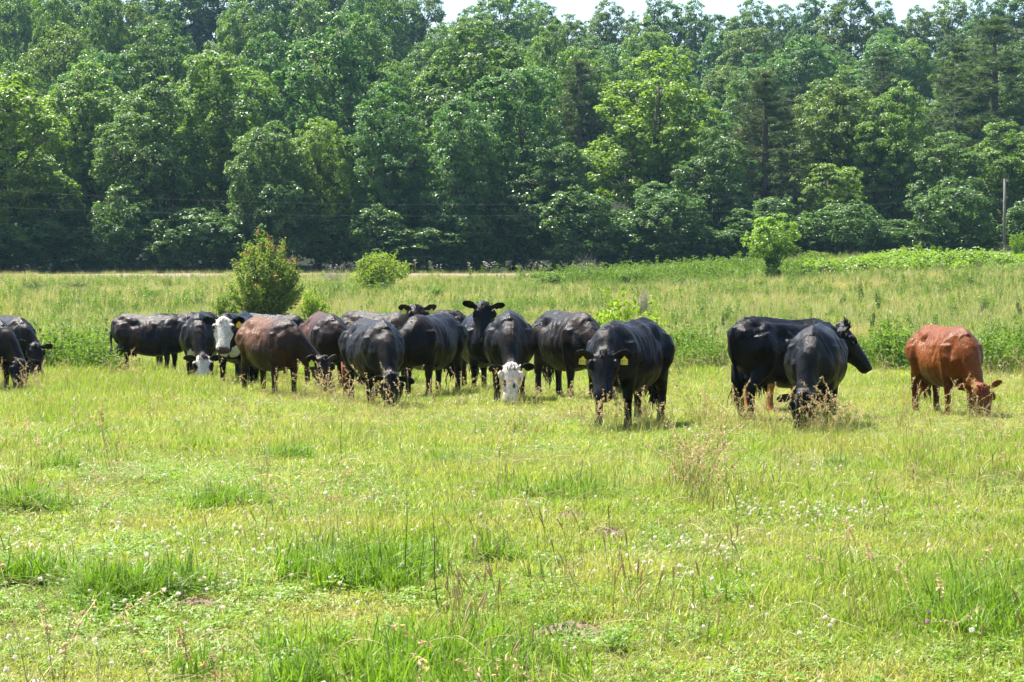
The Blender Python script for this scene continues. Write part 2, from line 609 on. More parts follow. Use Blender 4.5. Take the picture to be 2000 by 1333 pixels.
    for sy in (1, -1):
        dr = spec.get('ear_l' if sy > 0 else 'ear_r', dro)
        e = unit(lat * sy + hx * (-.05 - .3 * dr) * 0 - hx * .12 + np.array([0, 0, dr]))
        b0 = H(.035, sy * .102, -.035)
        fr = unit(hx * .75 + hz * .25 - e * np.dot(e, hx * .75 + hz * .25))
        up = np.cross(fr, e) * sy
        tt = np.array([0, .12, .3, .5, .7, .86, .96])
        wd = np.array([.034, .044, .070, .083, .077, .054, .024]) * HS
        ln = .20 * HS
        rings = []
        th = .0165
        for q, w in zip(tt, wd):
            m = 12
            ang = np.linspace(0, 2 * np.pi, m, endpoint=False)
            ww = w * np.cos(ang)
            cup = .35 * w * (1 - (ww / w) ** 2) * (1 if q > .1 else 0)
            rings.append(b0 + e * ln * q + ww[:, None] * up + (th * np.sin(ang) - cup)[:, None] * fr)
        c0 = rings[0].mean(0) + (rings[0] - rings[0].mean(0)) * 1e-3
        c1 = rings[-1].mean(0) + (rings[-1] - rings[-1].mean(0)) * 1e-3
        V = np.array([c0] + rings + [c1]).reshape(-1, 3)
        Q = grid_faces(len(rings) + 2, 12)
        if np.dot(np.cross(up, fr), e) < 0:
            Q = Q[:, ::-1]
        mb.add(V, Q)
        ears[sy] = (b0, e, fr, ln)
    # tail
    TP = spec.get('tail', [(-.82, 0, 1.24), (-.87, 0, 1.20), (-.895, .0, 1.05), (-.87, .01, .85), (-.82, .02, .66)])
    TP = np.array(TP, float)
    tl = np.concatenate([[0], np.cumsum(np.linalg.norm(np.diff(TP, axis=0), axis=1))])
    qq = np.linspace(0, tl[-1], 12)
    TPs = np.stack([np.interp(qq, tl, TP[:, i]) for i in range(3)], -1)
    for _ in range(2):
        TPs[1:-1] = (TPs[:-2] + 2 * TPs[1:-1] + TPs[2:]) / 4
    V, Q = tube(TPs, np.linspace(.042, .020, 12), 8)
    mb.add(V, Q)

    raw = mb.mesh('raw', [M_coat])
    tmp = bpy.data.objects.new('raw', raw)
    COL.objects.link(tmp)
    md = tmp.modifiers.new('r', 'REMESH')
    md.mode = 'VOXEL'
    md.voxel_size = spec.get('vox', .0165)
    dg = bpy.context.evaluated_depsgraph_get()
    me = bpy.data.meshes.new_from_object(tmp.evaluated_get(dg))
    bpy.data.objects.remove(tmp)
    bpy.data.meshes.remove(raw)
    me.name = 'cow'
    nv = len(me.vertices)
    co = np.empty(nv * 3, np.float32)
    me.vertices.foreach_get('co', co)
    co = co.reshape(-1, 3).astype(float)
    ed = np.empty(len(me.edges) * 2, np.int32)
    me.edges.foreach_get('vertices', ed)
    ed = ed.reshape(-1, 2)
    deg = np.bincount(ed.ravel(), minlength=nv).astype(float)[:, None] + 1e-9

    def smooth(co, it, w):
        for _ in range(it):
            acc = np.zeros_like(co)
            for ax in range(3):
                acc[:, ax] = np.bincount(ed[:, 0], co[ed[:, 1], ax], nv) + np.bincount(ed[:, 1], co[ed[:, 0], ax], nv)
            co = co + (acc / deg - co) * w
        return co
    # heavier smoothing on trunk and leg roots than on the thin parts
    hl = (co - pol) @ np.stack([hx, lat, hz], 1) / HS
    thin = (co[:, 2] < .5) & (co[:, 0] < .75) | (hl[:, 0] > -.1) & (np.linalg.norm(co - pol, axis=1) < .75) | (co[:, 0] < -.86)
    w = np.where(thin, 0, 1)[:, None]
    full = smooth(co, 6, .5)
    light = smooth(co, 2, .5)
    ws = w.astype(float)
    for _ in range(8):
        acc = np.bincount(ed[:, 0], ws[ed[:, 1], 0], nv) + np.bincount(ed[:, 1], ws[ed[:, 0], 0], nv)
        ws = .5 * ws + .5 * (acc[:, None] / deg)
    co = light * (1 - ws) + full * ws
    me.vertices.foreach_set('co', co.astype(np.float32).ravel())
    me.update()
    no = np.empty(nv * 3, np.float32)
    me.vertex_normals.foreach_get('vector', no)
    no = no.reshape(-1, 3).astype(float)
    dsp = np.zeros(nv)

    def bump(x, y, z, r, amt, both=True):
        nonlocal dsp
        r = np.broadcast_to(np.asarray(r, float), (3,))
        for sy in ((1, -1) if both else (1,)):
            d2 = (((co - np.array([x, y * sy, z])) / r) ** 2).sum(1)
            dsp += amt * np.exp(-d2 * 1.6)
    bony = spec.get('bony', 1.0)
    bump(-.43, .24, 1.275, (.10, .07, .06), .046 * bony)
    bump(-.80, .12, 1.16, .08, .022 * bony)
    bump(-.70, .0, 1.34, (.07, .05, .05), .022 * bony, False)
    bump(-.62, .18, 1.25, (.10, .07, .06), -.028 * bony)
    bump(-.25, .26, 1.14, (.12, .13, .10), -.062 * bony)
    bump(-.36, .30, .80, (.06, .12, .16), -.03)
    bump(.50, .24, 1.05, (.08, .12, .26), .030 * bony)
    bump(.36, .27, 1.02, (.05, .12, .26), -.020 * bony)
    bump(.25, .31, .98, (.06, .12, .22), -.026 * bony)
    bump(.68, .17, 1.08, (.09, .10, .16), -.022 * bony)
    bump(.72, .20, .84, .08, .03)
    bump(.10, .36, .80, (.35, .2, .22), .02)
    top = np.clip(1 - np.abs(co[:, 1]) / .05, 0, 1) * (co[:, 2] > 1.2) * (np.abs(co[:, 0]) < .8)
    dsp += top * .018 * bony
    loin = np.clip(1 - np.abs(np.abs(co[:, 1]) - .1) / .06, 0, 1) * (co[:, 2] > 1.2) * sstep(-.6, -.4, co[:, 0]) * (1 - sstep(.2, .45, co[:, 0]))
    dsp -= loin * .014 * bony
    rib = np.sin(2 * np.pi * (co[:, 0] + .45 * (co[:, 2] - .9) + .05 * vnoise(co[:, 0] + 5, co[:, 2] + 5, .3, spec.get('seed', 1))) / .098)
    rm = sstep(-.28, -.15, co[:, 0]) * (1 - sstep(.12, .24, co[:, 0])) * sstep(.66, .82, co[:, 2]) * (1 - sstep(1.12, 1.22, co[:, 2])) * (np.abs(co[:, 1]) > .15)
    dsp += rib * rm * vnoise(co[:, 0] + 5, co[:, 2] + co[:, 1] + 5, .22, spec.get('seed', 1) + 1) * .0115 * bony
    # muscle and fold relief of the trunk and neck
    sdd = spec.get('seed', 1)
    trunkw = sstep(.45, .65, co[:, 2]) * (1 - (hl[:, 0] > -.05) * (np.linalg.norm(co - pol, axis=1) < .75))
    dsp += trunkw * spec.get('lump', 1.0) * .020 * (vnoise(co[:, 0] * 1.2 + 20, co[:, 2] + co[:, 1] * .7 + 20, .17, sdd + 11) - .5)
    dsp += trunkw * .010 * (vnoise(co[:, 0] * 1.5 + 20, co[:, 2] * .7 + co[:, 1] + 20, .075, sdd + 17) - .5)
    bump(.60, .22, .72, (.10, .10, .12), .022)
    bump(-.62, .25, .95, (.10, .10, .16), .022)
    bump(-.47, .27, .98, (.035, .10, .16), -.018)
    neckw = (co[:, 0] > .72) & (hl[:, 0] < -.02) & (co[:, 2] > .4)
    dsp += neckw * .006 * np.sin(co[:, 0] * 30 + co[:, 2] * 18 + co[:, 1] * 8) * (np.abs(co[:, 1]) > .05)
    co = co + no * dsp[:, None]
    me.vertices.foreach_set('co', (co * sc).astype(np.float32).ravel())
    # coat colours
    hl = (co - pol) @ np.stack([hx, lat, hz], 1) / HS
    c1, c2 = np.array(spec.get('coat', BLACK)), np.array(spec.get('coat2', spec.get('coat', BLACK)))
    sd = spec.get('seed', 1)
    nz = .5 * vnoise(co[:, 0] + co[:, 1] * .6 + 9, co[:, 2] + 9, .30, sd) + .5 * vnoise(co[:, 0] - co[:, 2] * .4 + 9, co[:, 1] + co[:, 2] + 9, .13, sd + 2)
    m = sstep(.32, .68, nz)[:, None]
    if 'sec' in spec:
        m = np.clip(m * .5 + spec['sec'](co, hl)[:, None], 0, 1)
    colr = c1 * (1 - m) + c2 * m
    onhead = (hl[:, 0] > -.06) & (np.linalg.norm(co - pol, axis=1) < .72 * HS) & (np.abs(hl[:, 1]) < .185) & (hl[:, 2] > -.34) & (hl[:, 2] < .08) & (co[:, 0] > .62)

    def paint(mask, col, al=1.0):
        nonlocal colr
        mk = (np.clip(mask.astype(float), 0, 1) * al)[:, None]
        colr = colr * (1 - mk) + np.array(col) * mk
    legs_low = (co[:, 2] < .62) & (co[:, 0] < .75) & ~onhead
    paint(legs_low & (np.sum(c1) > .05), c1 * .45 if spec.get('darklegs', True) else c1, .7)
    paint(onhead * sstep(.435, .465, hl[:, 0]), (.008, .0078, .008) if np.sum(c1) < .15 else (.10, .05, .04))
    if spec.get('white_face'):
        wf = spec['white_face'](hl, vnoise(hl[:, 0] + 5, hl[:, 1] + hl[:, 2] + 5, .05, sd))
        wn_ = sstep(.45, .8, .5 * vnoise(hl[:, 0] + 3, hl[:, 1] + 3, .07, sd + 4) + .5 * vnoise(hl[:, 0] + 3, hl[:, 1] + 3, .025, sd + 5))
        paint(onhead * wf, WHITE)
        paint(onhead * wf * wn_, (.40, .33, .25), .7)
    for fn, col in spec.get('paint', []):
        paint(fn(co, hl), col)
    if spec.get('white_face') is wf_full:
        paint(onhead * sstep(.45, .475, hl[:, 0]), (.075, .042, .036))
    paint((co[:, 2] < .045), (.03, .026, .022))
    ca = me.color_attributes.new('coat', 'FLOAT_COLOR', 'POINT')
    ca.data.foreach_set('color', np.concatenate([colr, np.ones((nv, 1))], 1).astype(np.float32).ravel())
    me.polygons.foreach_set('use_smooth', np.ones(len(me.polygons), bool))
    me.materials.clear()
    me.materials.append(M_coat)

    o = bpy.data.objects.new('cow', me)
    COL.objects.link(o)
    d = spec['d']
    x = wx(spec['px'], d)
    o.location = (x, d, gz1(x, d) - .015)
    psi = R(spec['psi'])
    o.rotation_euler = (0, 0, psi)
    tag(o, spec['label'], 'cow', 'cattle grazing in the pasture')
    # eyes, nostrils
    import bmesh
    for sy in (1, -1):
        bm = bmesh.new()
        bmesh.ops.create_uvsphere(bm, u_segments=12, v_segments=8, radius=.024 * HS * sc)
        em = bpy.data.meshes.new('eye')
        bm.to_mesh(em)
        bm.free()
        em.materials.append(M_eye)
        e = bpy.data.objects.new('eye', em)
        COL.objects.link(e)
        e.parent = o
        e.location = Vector(H(.168, sy * .137, -.034) * sc)
        nm = MB()
        V, Q = tube([H(.487, sy * .05, -.035), H(.506, sy * .058, -.048), H(.516, sy * .052, -.062)], [.012 * HS, .017 * HS, .010 * HS], 8)
        nm.add(V * sc, Q)
        nm.build('nostril', M_eye, o)
    # tail switch
    tipm = M_hairb if spec.get('rusty_switch') else M_hairk
    if 'switch_mat' in spec:
        tipm = spec['switch_mat']
    tb = MB()
    rng = np.random.default_rng(spec['px'] % 97 + 3)
    t0, tdir = TPs[-1], unit(TPs[-1] - TPs[-3])
    for q in range(42):
        off = rng.normal(0, .016, 3)
        fl = rng.normal(0, .05, 3)
        L = rng.uniform(.22, .40)
        P = np.array([t0 - tdir * .10 + off * .6, t0 + tdir * L * .4 + off * 1.6, t0 + tdir * L * .75 + np.array([0, 0, -.10 * L]) + off * 2 + fl * .6, t0 + tdir * L + np.array([0, 0, -.2 * L]) + off + fl])
        V, Q = tube(P * sc, np.array([.008, .010, .008, .002]) * sc, 4)
        tb.add(V, Q)
    tb.build('tail_switch', tipm, o)
    if spec.get('forelock', True):
        fb = MB()
        for q in range(46 if spec.get('tuft') else 22):
            b0 = H(rng.uniform(-.02, .05), rng.normal(0, .03), .022)
            if spec.get('tuft'):
                e1 = b0 + np.array([0, 0, .085]) * rng.uniform(.6, 1.2) + rng.normal(0, .028, 3)
            else:
                e1 = b0 + hx * rng.uniform(.04, .10) + hz * .02 + rng.normal(0, .014, 3)
            V, Q = tube(np.array([b0, (b0 + e1) / 2 + hz * .012, e1]) * sc, np.array([.009, .007, .002]) * sc, 4)
            fb.add(V, Q)
        white = bool(spec.get('white_face')) and not spec.get('blackpoll')
        fb.build('forelock', M_white_hair if white else (M_hairb if np.sum(c1) > .15 else M_hairk), o)
    # ear tags
    Mx = np.array([[math.cos(psi), -math.sin(psi), 0], [math.sin(psi), math.cos(psi), 0], [0, 0, 1]])
    for sy, kind in spec.get('tags', {}).items():
        b0, e, fr, ln = ears[sy]
        p = b0 + e * ln * spec.get('tag_at', .52) + fr * .02
        nrm = unit(np.array([fr[0], fr[1], 0]) + 1e-6)
        if 'tag_face' in spec:
            f_ = R(spec['tag_face']) - psi
            nrm = np.array([math.cos(f_), math.sin(f_), 0])
        side = np.cross([0, 0, 1.], nrm)
        mt = {'y': M_tag, 'o': M_tag_o, 'g': M_tag_g}[kind]
        S = spec.get('tag_size', 1.0)
        outl = np.array([(-.012, .0), (.012, 0), (.016, -.018), (.040, -.028), (.042, -.088), (.036, -.094), (-.036, -.094), (-.042, -.088), (-.040, -.028), (-.016, -.018)]) * S
        tl_ = rng.normal(0, .08)
        ct, s_ = math.cos(tl_), math.sin(tl_)
        rot = np.stack([outl[:, 0] * ct - outl[:, 1] * s_, outl[:, 0] * s_ + outl[:, 1] * ct], -1)
        fv = p + np.outer(rot[:, 0], side) + np.outer(rot[:, 1], [0, 0, 1.])
        bv = fv - nrm * .004
        tm = MB()
        n_ = len(outl)
        V = np.vstack([fv + nrm * .002, bv])
        tm.add(V * sc, [[i_, (i_ + 1) % n_, n_ + (i_ + 1) % n_, n_ + i_] for i_ in range(n_)])
        tm.extra_faces([list(range(n_ - 1, -1, -1))])
        tm.extra_faces([list(range(n_, 2 * n_))])
        V, Q = tube(np.array([p + nrm * -.012, p + nrm * .012]) * sc + np.array([0, 0, -.004]), [.008, .008], 8)
        tm.add(V, Q)
        tg = tm.build('ear_tag', mt, o, smooth=False)
        if spec.get('tag_text'):
            SEG = {'a': (0, 1, 1, 1), 'b': (1, 1, 1, .5), 'c': (1, .5, 1, 0), 'd': (0, 0, 1, 0), 'e': (0, .5, 0, 0), 'f': (0, 1, 0, .5), 'g': (0, .5, 1, .5)}
            DIG = {'9': 'abcdfg', '7': 'abc', '1': 'bc', '8': 'abcdefg', '3': 'abgcd', '0': 'abcdef'}
            nb = MB()
            for di, ch in enumerate(spec['tag_text']):
                for sg in DIG[ch]:
                    x0, y0, x1, y1 = SEG[sg]
                    q0 = np.array([-.032 + di * .024 + x0 * .015, -.082 + y0 * .042]) * S
                    q1 = np.array([-.032 + di * .024 + x1 * .015, -.082 + y1 * .042]) * S
                    w_ = .0026 * S
                    lo, hi = np.minimum(q0, q1) - w_, np.maximum(q0, q1) + w_
                    cr = np.array([(lo[0], lo[1]), (hi[0], lo[1]), (hi[0], hi[1]), (lo[0], hi[1])])
                    cr = np.stack([cr[:, 0] * ct - cr[:, 1] * s_, cr[:, 0] * s_ + cr[:, 1] * ct], -1)
                    w3 = p + np.outer(cr[:, 0], side) + np.outer(cr[:, 1], [0, 0, 1.]) + nrm * (.0032 + .0002 * 'abcdefg'.index(sg))
                    nb.add(w3 * sc, [[0, 1, 2, 3]])
            nb.build('tag_number', M_ink, tg, smooth=False)
    return o


M_white_hair = plain('white_hair', (.56, .52, .45), .7, .2)


def wf_full(hl, nz):                 # white face, dark eye rims
    r = np.hypot(hl[:, 0] - .165, np.abs(hl[:, 1]) - .14)
    return ~((hl[:, 0] < .11) & (np.abs(hl[:, 1]) > .115)) * (hl[:, 0] > -.03) * sstep(.026, .05, r + (nz - .5) * .02) * (np.abs(hl[:, 1]) < .16) * (hl[:, 2] > -.17 + .05 * nz) * (1 - sstep(.455, .475, hl[:, 0]))


def wf_patch(hl, nz):                # white face with broad black eye patches
    r1 = np.hypot((hl[:, 0] - .20) / 1.3, np.abs(hl[:, 1]) - .13)
    r2 = np.hypot(hl[:, 0] - .05, hl[:, 1] - .05)
    return ~((hl[:, 0] < .11) & (np.abs(hl[:, 1]) > .10)) * (hl[:, 0] > .0) * sstep(.040, .055, r1 + (nz - .5) * .02) * sstep(.028, .036, r2) * (hl[:, 2] > -.15) * (1 - sstep(.46, .48, hl[:, 0] + .015 * np.sin(hl[:, 1] * 40)))


def wf_blotch(hl, nz):               # white face, black blotches on one side of the bridge
    r1 = np.hypot((hl[:, 0] - .30) / 2.2, hl[:, 1] - .05)
    r2 = np.hypot(hl[:, 0] - .07, hl[:, 1] - .045)
    r3 = np.hypot((hl[:, 0] - .27) / 2.0, hl[:, 1] + .07)
    return ~((hl[:, 0] < .11) & (np.abs(hl[:, 1]) > .11)) * (hl[:, 0] > -.03) * sstep(.012, .022, r1 + (nz - .5) * .014) * sstep(.024, .034, r2) * sstep(.018, .028, r3) * (hl[:, 2] > -.17)


GR = dict(poll=(1.22, 0, .60), pitch=72)


def back_brown(co, hl):
    return .9 * sstep(.72, 1.05, co[:, 2]) * (1 - sstep(.1, .5, co[:, 0])) - .35 * sstep(.3, .6, co[:, 0])


COWS = [
    # far left pair, cut by the frame
    dict(px=-28, d=34.0, psi=-52, sc=.98, coat=BLACK, coat2=BRBLACK, poll=(1.18, .10, .62), pitch=68, yaw=-25, seed=2, vox=.02,
         label='black cow cut off by the left picture edge, neck and lowered head showing'),
    dict(px=24, d=39.0, psi=-62, sc=1.0, coat=BLACK, coat2=BRBLACK, poll=(1.15, .16, .80), pitch=66, yaw=-14, seed=3, vox=.02, ear=-.1, ear_r=.5,
         label='black cow grazing beside the leafy weeds, second from the left edge'),
    dict(px=294, d=43.2, psi=-17, sc=1.02, coat=BLACK, coat2=(.020, .010, .006), poll=(1.23, -.05, .92), pitch=50, yaw=-8, seed=4, vox=.02, bony=1.1, tags={-1: 'o'}, tag_face=-90, tag_size=1.5,
         tail=[(-.82, 0, 1.24), (-.88, 0, 1.19), (-.92, -.02, 1.0), (-.92, -.03, .75), (-.91, -.04, .55)],
         label='brownish black cow standing side on with hanging tail and an orange ear tag'),
    dict(px=352, d=46.5, psi=200, sc=1.03, coat=BLACK, coat2=BRBLACK, poll=(1.2, 0, .9), pitch=55, seed=5, vox=.022,
         label='dark cow of which only the back shows between two black cows at left'),
    dict(px=391, d=40.0, psi=-84, sc=1.08, coat=BLACK, coat2=BRBLACK, poll=(1.22, .11, .56), pitch=62, yaw=4, seed=6, vox=.02, white_face=wf_patch, fat=1.02, hs=1.2, blackpoll=True,
         paint=[(lambda co, hl: (hl[:, 2] < -.27) * (co[:, 0] > .5) * sstep(1.0, .7, ((co[:, 2] - .56) / .10) ** 2 + ((co[:, 1] + .10) / .11) ** 2 + 1.1 * (vnoise(co[:, 1] + 5, co[:, 2] + 5, .05, 6) - .5)), WHITE)],
         label='black cow grazing with a white face ringed by black eye patches'),
    dict(px=466, d=37.0, psi=-95, sc=1.05, coat=BLACK, coat2=BLACK, poll=(1.06, -.02, 1.25), pitch=58, yaw=10, hs=1.24, seed=7, vox=.018, white_face=wf_full, tags={1: 'o'}, tag_face=-85, tag_size=1.15, ear=-.02,
         paint=[(lambda co, hl: (hl[:, 2] < -.30) * (co[:, 0] > .52) * sstep(1.0, .75, ((co[:, 2] - .60 - .55 * np.abs(co[:, 1])) / .085) ** 2 + (np.abs(np.abs(co[:, 1]) - .14) / .13) ** 2 + 1.0 * (vnoise(co[:, 1] + 5, co[:, 2] + 5, .05, 7) - .5)), WHITE)],
         label='black cow looking at the camera with an all white face and white brisket'),
    dict(px=528, d=40.5, psi=-28, sc=1.05, coat=BLACK, coat2=BLACK, poll=(1.22, 0, .62), pitch=70, seed=8, vox=.022,
         label='black cow whose back shows behind the reddish brown cow, below the tall bush'),
    dict(px=530, d=32.6, psi=-57, sc=1.0, coat=BROWN, coat2=(.105, .045, .017), sec=back_brown, poll=(1.18, .33, .70), pitch=64, yaw=16, seed=9, fat=1.12, bony=.7, tags={-1: 'g'}, tag_face=-110, tag_size=1.1,
         ear=.05, label='reddish brown cow with a round belly, grazing beside the all white faced cow'),
    dict(px=634, d=34.6, psi=-74, sc=1.06, coat=(.014, .0075, .005), coat2=(.058, .021, .009), sec=back_brown, poll=(1.14, .34, .78), pitch=64, yaw=8, seed=10, vox=.018, tags={1: 'y'}, tag_face=-90, bony=.9,
         label='dark brown cow with rusty flanks, head low behind the lifted tail of a black cow'),
    dict(px=728, d=28.8, psi=-70, sc=.975, coat=BLACK, coat2=(.012, .009, .007), poll=(1.20, -.07, .56), pitch=74, yaw=-14, seed=11, bony=1.15, fat=1.03, hs=1.2, ear=-.55, tags={-1: 'y'}, tag_at=.3, legs=(.06, -.05, -.06, .08),
         tail=[(-.82, 0, 1.25), (-.88, -.06, 1.24), (-.92, -.15, 1.12), (-.90, -.22, .93), (-.88, -.24, .72), (-.87, -.20, .58)], rusty_switch=True,
         label='large black cow grazing nose down, its tail arched aside with a rusty brush'),
    dict(px=737, d=38.5, psi=-38, sc=1.07, coat=(.009, .0075, .007), coat2=(.026, .017, .011), poll=(1.05, -.10, 1.44), pitch=54, yaw=-40, seed=12, vox=.02, tags={1: 'g', -1: 'g'}, tag_face=-90, ear=.02, hs=1.2,
         label='black cow peering over the others with spread ears and lime ear tags'),
    dict(px=826, d=43.0, psi=188, sc=1.08, coat=BLACK, coat2=BRBLACK, poll=(1.2, 0, .9), pitch=60, seed=13, vox=.022,
         label='black cow of which only a strip of back shows beyond the broad dark brown cow'),
    dict(px=842, d=32.0, psi=-112, sc=1.03, coat=(.0075, .006, .006), coat2=(.015, .0085, .0065), poll=(1.15, -.24, .62), pitch=66, yaw=-10, seed=14, fat=1.02, bony=.6, ear=-.02,
         label='broad dark brown cow, head hidden behind the black cow with the arched tail'),
    dict(px=938, d=34.4, psi=-80, sc=1.04, coat=BLACK, coat2=BLACK, poll=(1.00, -.10, 1.50), pitch=64, yaw=0, seed=15, vox=.018, ear_l=-.02, ear_r=.22, hs=1.22, udder=False,
         label='black cow with head held high, staring at the camera without ear tags'),
    dict(px=995, d=30.6, psi=-90, sc=1.06, coat=BLACK, coat2=BRBLACK, poll=(1.20, .03, .60), pitch=64, yaw=-8, roll=-6, seed=16, white_face=wf_blotch, ear=.0, ear_r=-.35, hs=1.12, tags={1: 'g'}, tag_at=.25,
         paint=[(lambda co, hl: (co[:, 0] > .3) * (co[:, 2] < .30) * (co[:, 1] > 0) * (hl[:, 0] < -.2) , (.45, .42, .38))],
         label='black cow grazing head on with a white face blotched black and one white foot'),
    dict(px=1108, d=31.6, psi=-66, sc=1.07, coat=(.0075, .0065, .0065), coat2=(.018, .011, .008), poll=(1.20, .06, .60), pitch=70, seed=17, bony=1.2,
         label='dusty black cow, head hidden behind the big cow with numbered tags'),
    dict(px=1229, d=23.7, psi=-116, sc=.985, coat=BLACK, coat2=(.011, .008, .007), poll=(1.10, .14, .97), pitch=60, yaw=20, seed=18, bony=.9, fat=1.04, hs=1.16, ear=-.05, vox=.0145, tags={1: 'y', -1: 'y'}, tag_face=-86, tag_text='971', legs=(-.02, .05, .05, -.04),
         label='large black cow facing the camera with a numbered yellow tag in each ear'),
    dict(px=1535, d=24.9, psi=33, sc=.985, coat=BLACK, coat2=(.009, .007, .0065), poll=(.86, -.14, 1.21), pitch=52, yaw=-36, seed=19, bony=1.3, tuft=True, hs=1.22, vox=.0145, ear=.0, ear_l=.45, ear_r=-.05, tags={-1: 'o'}, tag_at=.4, tag_size=.35, legs=(0, .05, .08, -.08),
         label='black cow standing side on, looking right with a tuft of hair on its crown'),
    dict(px=1508, d=26.9, psi=-80, sc=.95, coat=TAN, coat2=(.36, .15, .05), poll=(1.15, .16, .55), pitch=66, yaw=8, seed=20, darklegs=False,
         paint=[(lambda co, hl: (hl[:, 0] > .36) & (hl[:, 0] < .6) & (co[:, 0] > .8) & (np.abs(hl[:, 1]) < .2) & (np.abs(hl[:, 2]) < .3), WHITE)],
         label='tan cow almost hidden behind the side on black cow, legs and back line showing'),
    dict(px=1594, d=23.3, psi=-103, sc=.92, coat=BLACK, coat2=(.009, .0085, .0095), poll=(1.16, -.06, .52), pitch=74, yaw=0, seed=21, bony=.9, fat=1.08, vox=.0145, ear=-.4,
         label='smaller black cow grazing head on in tall seed grass before the side on cow'),
    dict(px=1846, d=25.9, psi=-77, sc=.89, coat=RUST, coat2=(.145, .044, .007), poll=(1.12, .02, .52), pitch=70, yaw=-2, roll=5, seed=22, bony=1.35, fat=.93, lump=.6, vox=.0145, ear=.28, ear_r=.0, darklegs=True, switch_mat=M_hairb,
         label='rust coloured cow grazing alone at the right'),
]
for sp in COWS:
    make_cow(sp)

# ------------------------------------------------------------------ trees
def leaf_quads(mb, P, N, size, rng, mat=0, aspect=.55, droop=.0):
    """one bent diamond per leaf spray: P centres, N normals"""
    n = len(P)
    N = N / (np.linalg.norm(N, axis=1)[:, None] + 1e-9)
    t = rng.normal(0, 1, (n, 3))
    t -= N * (t * N).sum(1)[:, None]
    t /= np.linalg.norm(t, axis=1)[:, None] + 1e-9
    b = np.cross(N, t)
    s = np.asarray(size, float)
    if s.ndim == 0:
        s = np.full(n, float(s))
    s = s[:, None] * rng.uniform(.7, 1.3, (n, 1))
    a0 = P - t * s * .5 - N * s * .08
    a1 = P + b * s * aspect * .5 + N * s * .04
    a2 = P + t * s * .5 - N * s * (.08 + droop)
    a3 = P - b * s * aspect * .5 + N * s * .04
    V = np.stack([a0, a1, a2, a3], 1).reshape(-1, 3)
    i = np.arange(n)[:, None] * 4
    mb.add(V, i + np.arange(4)[None], mat, rnd=np.repeat(rng.random(n), 4))


def sphere_pts(n, rng):
    v = rng.normal(0, 1, (n, 3))
    return v / np.linalg.norm(v, axis=1)[:, None]


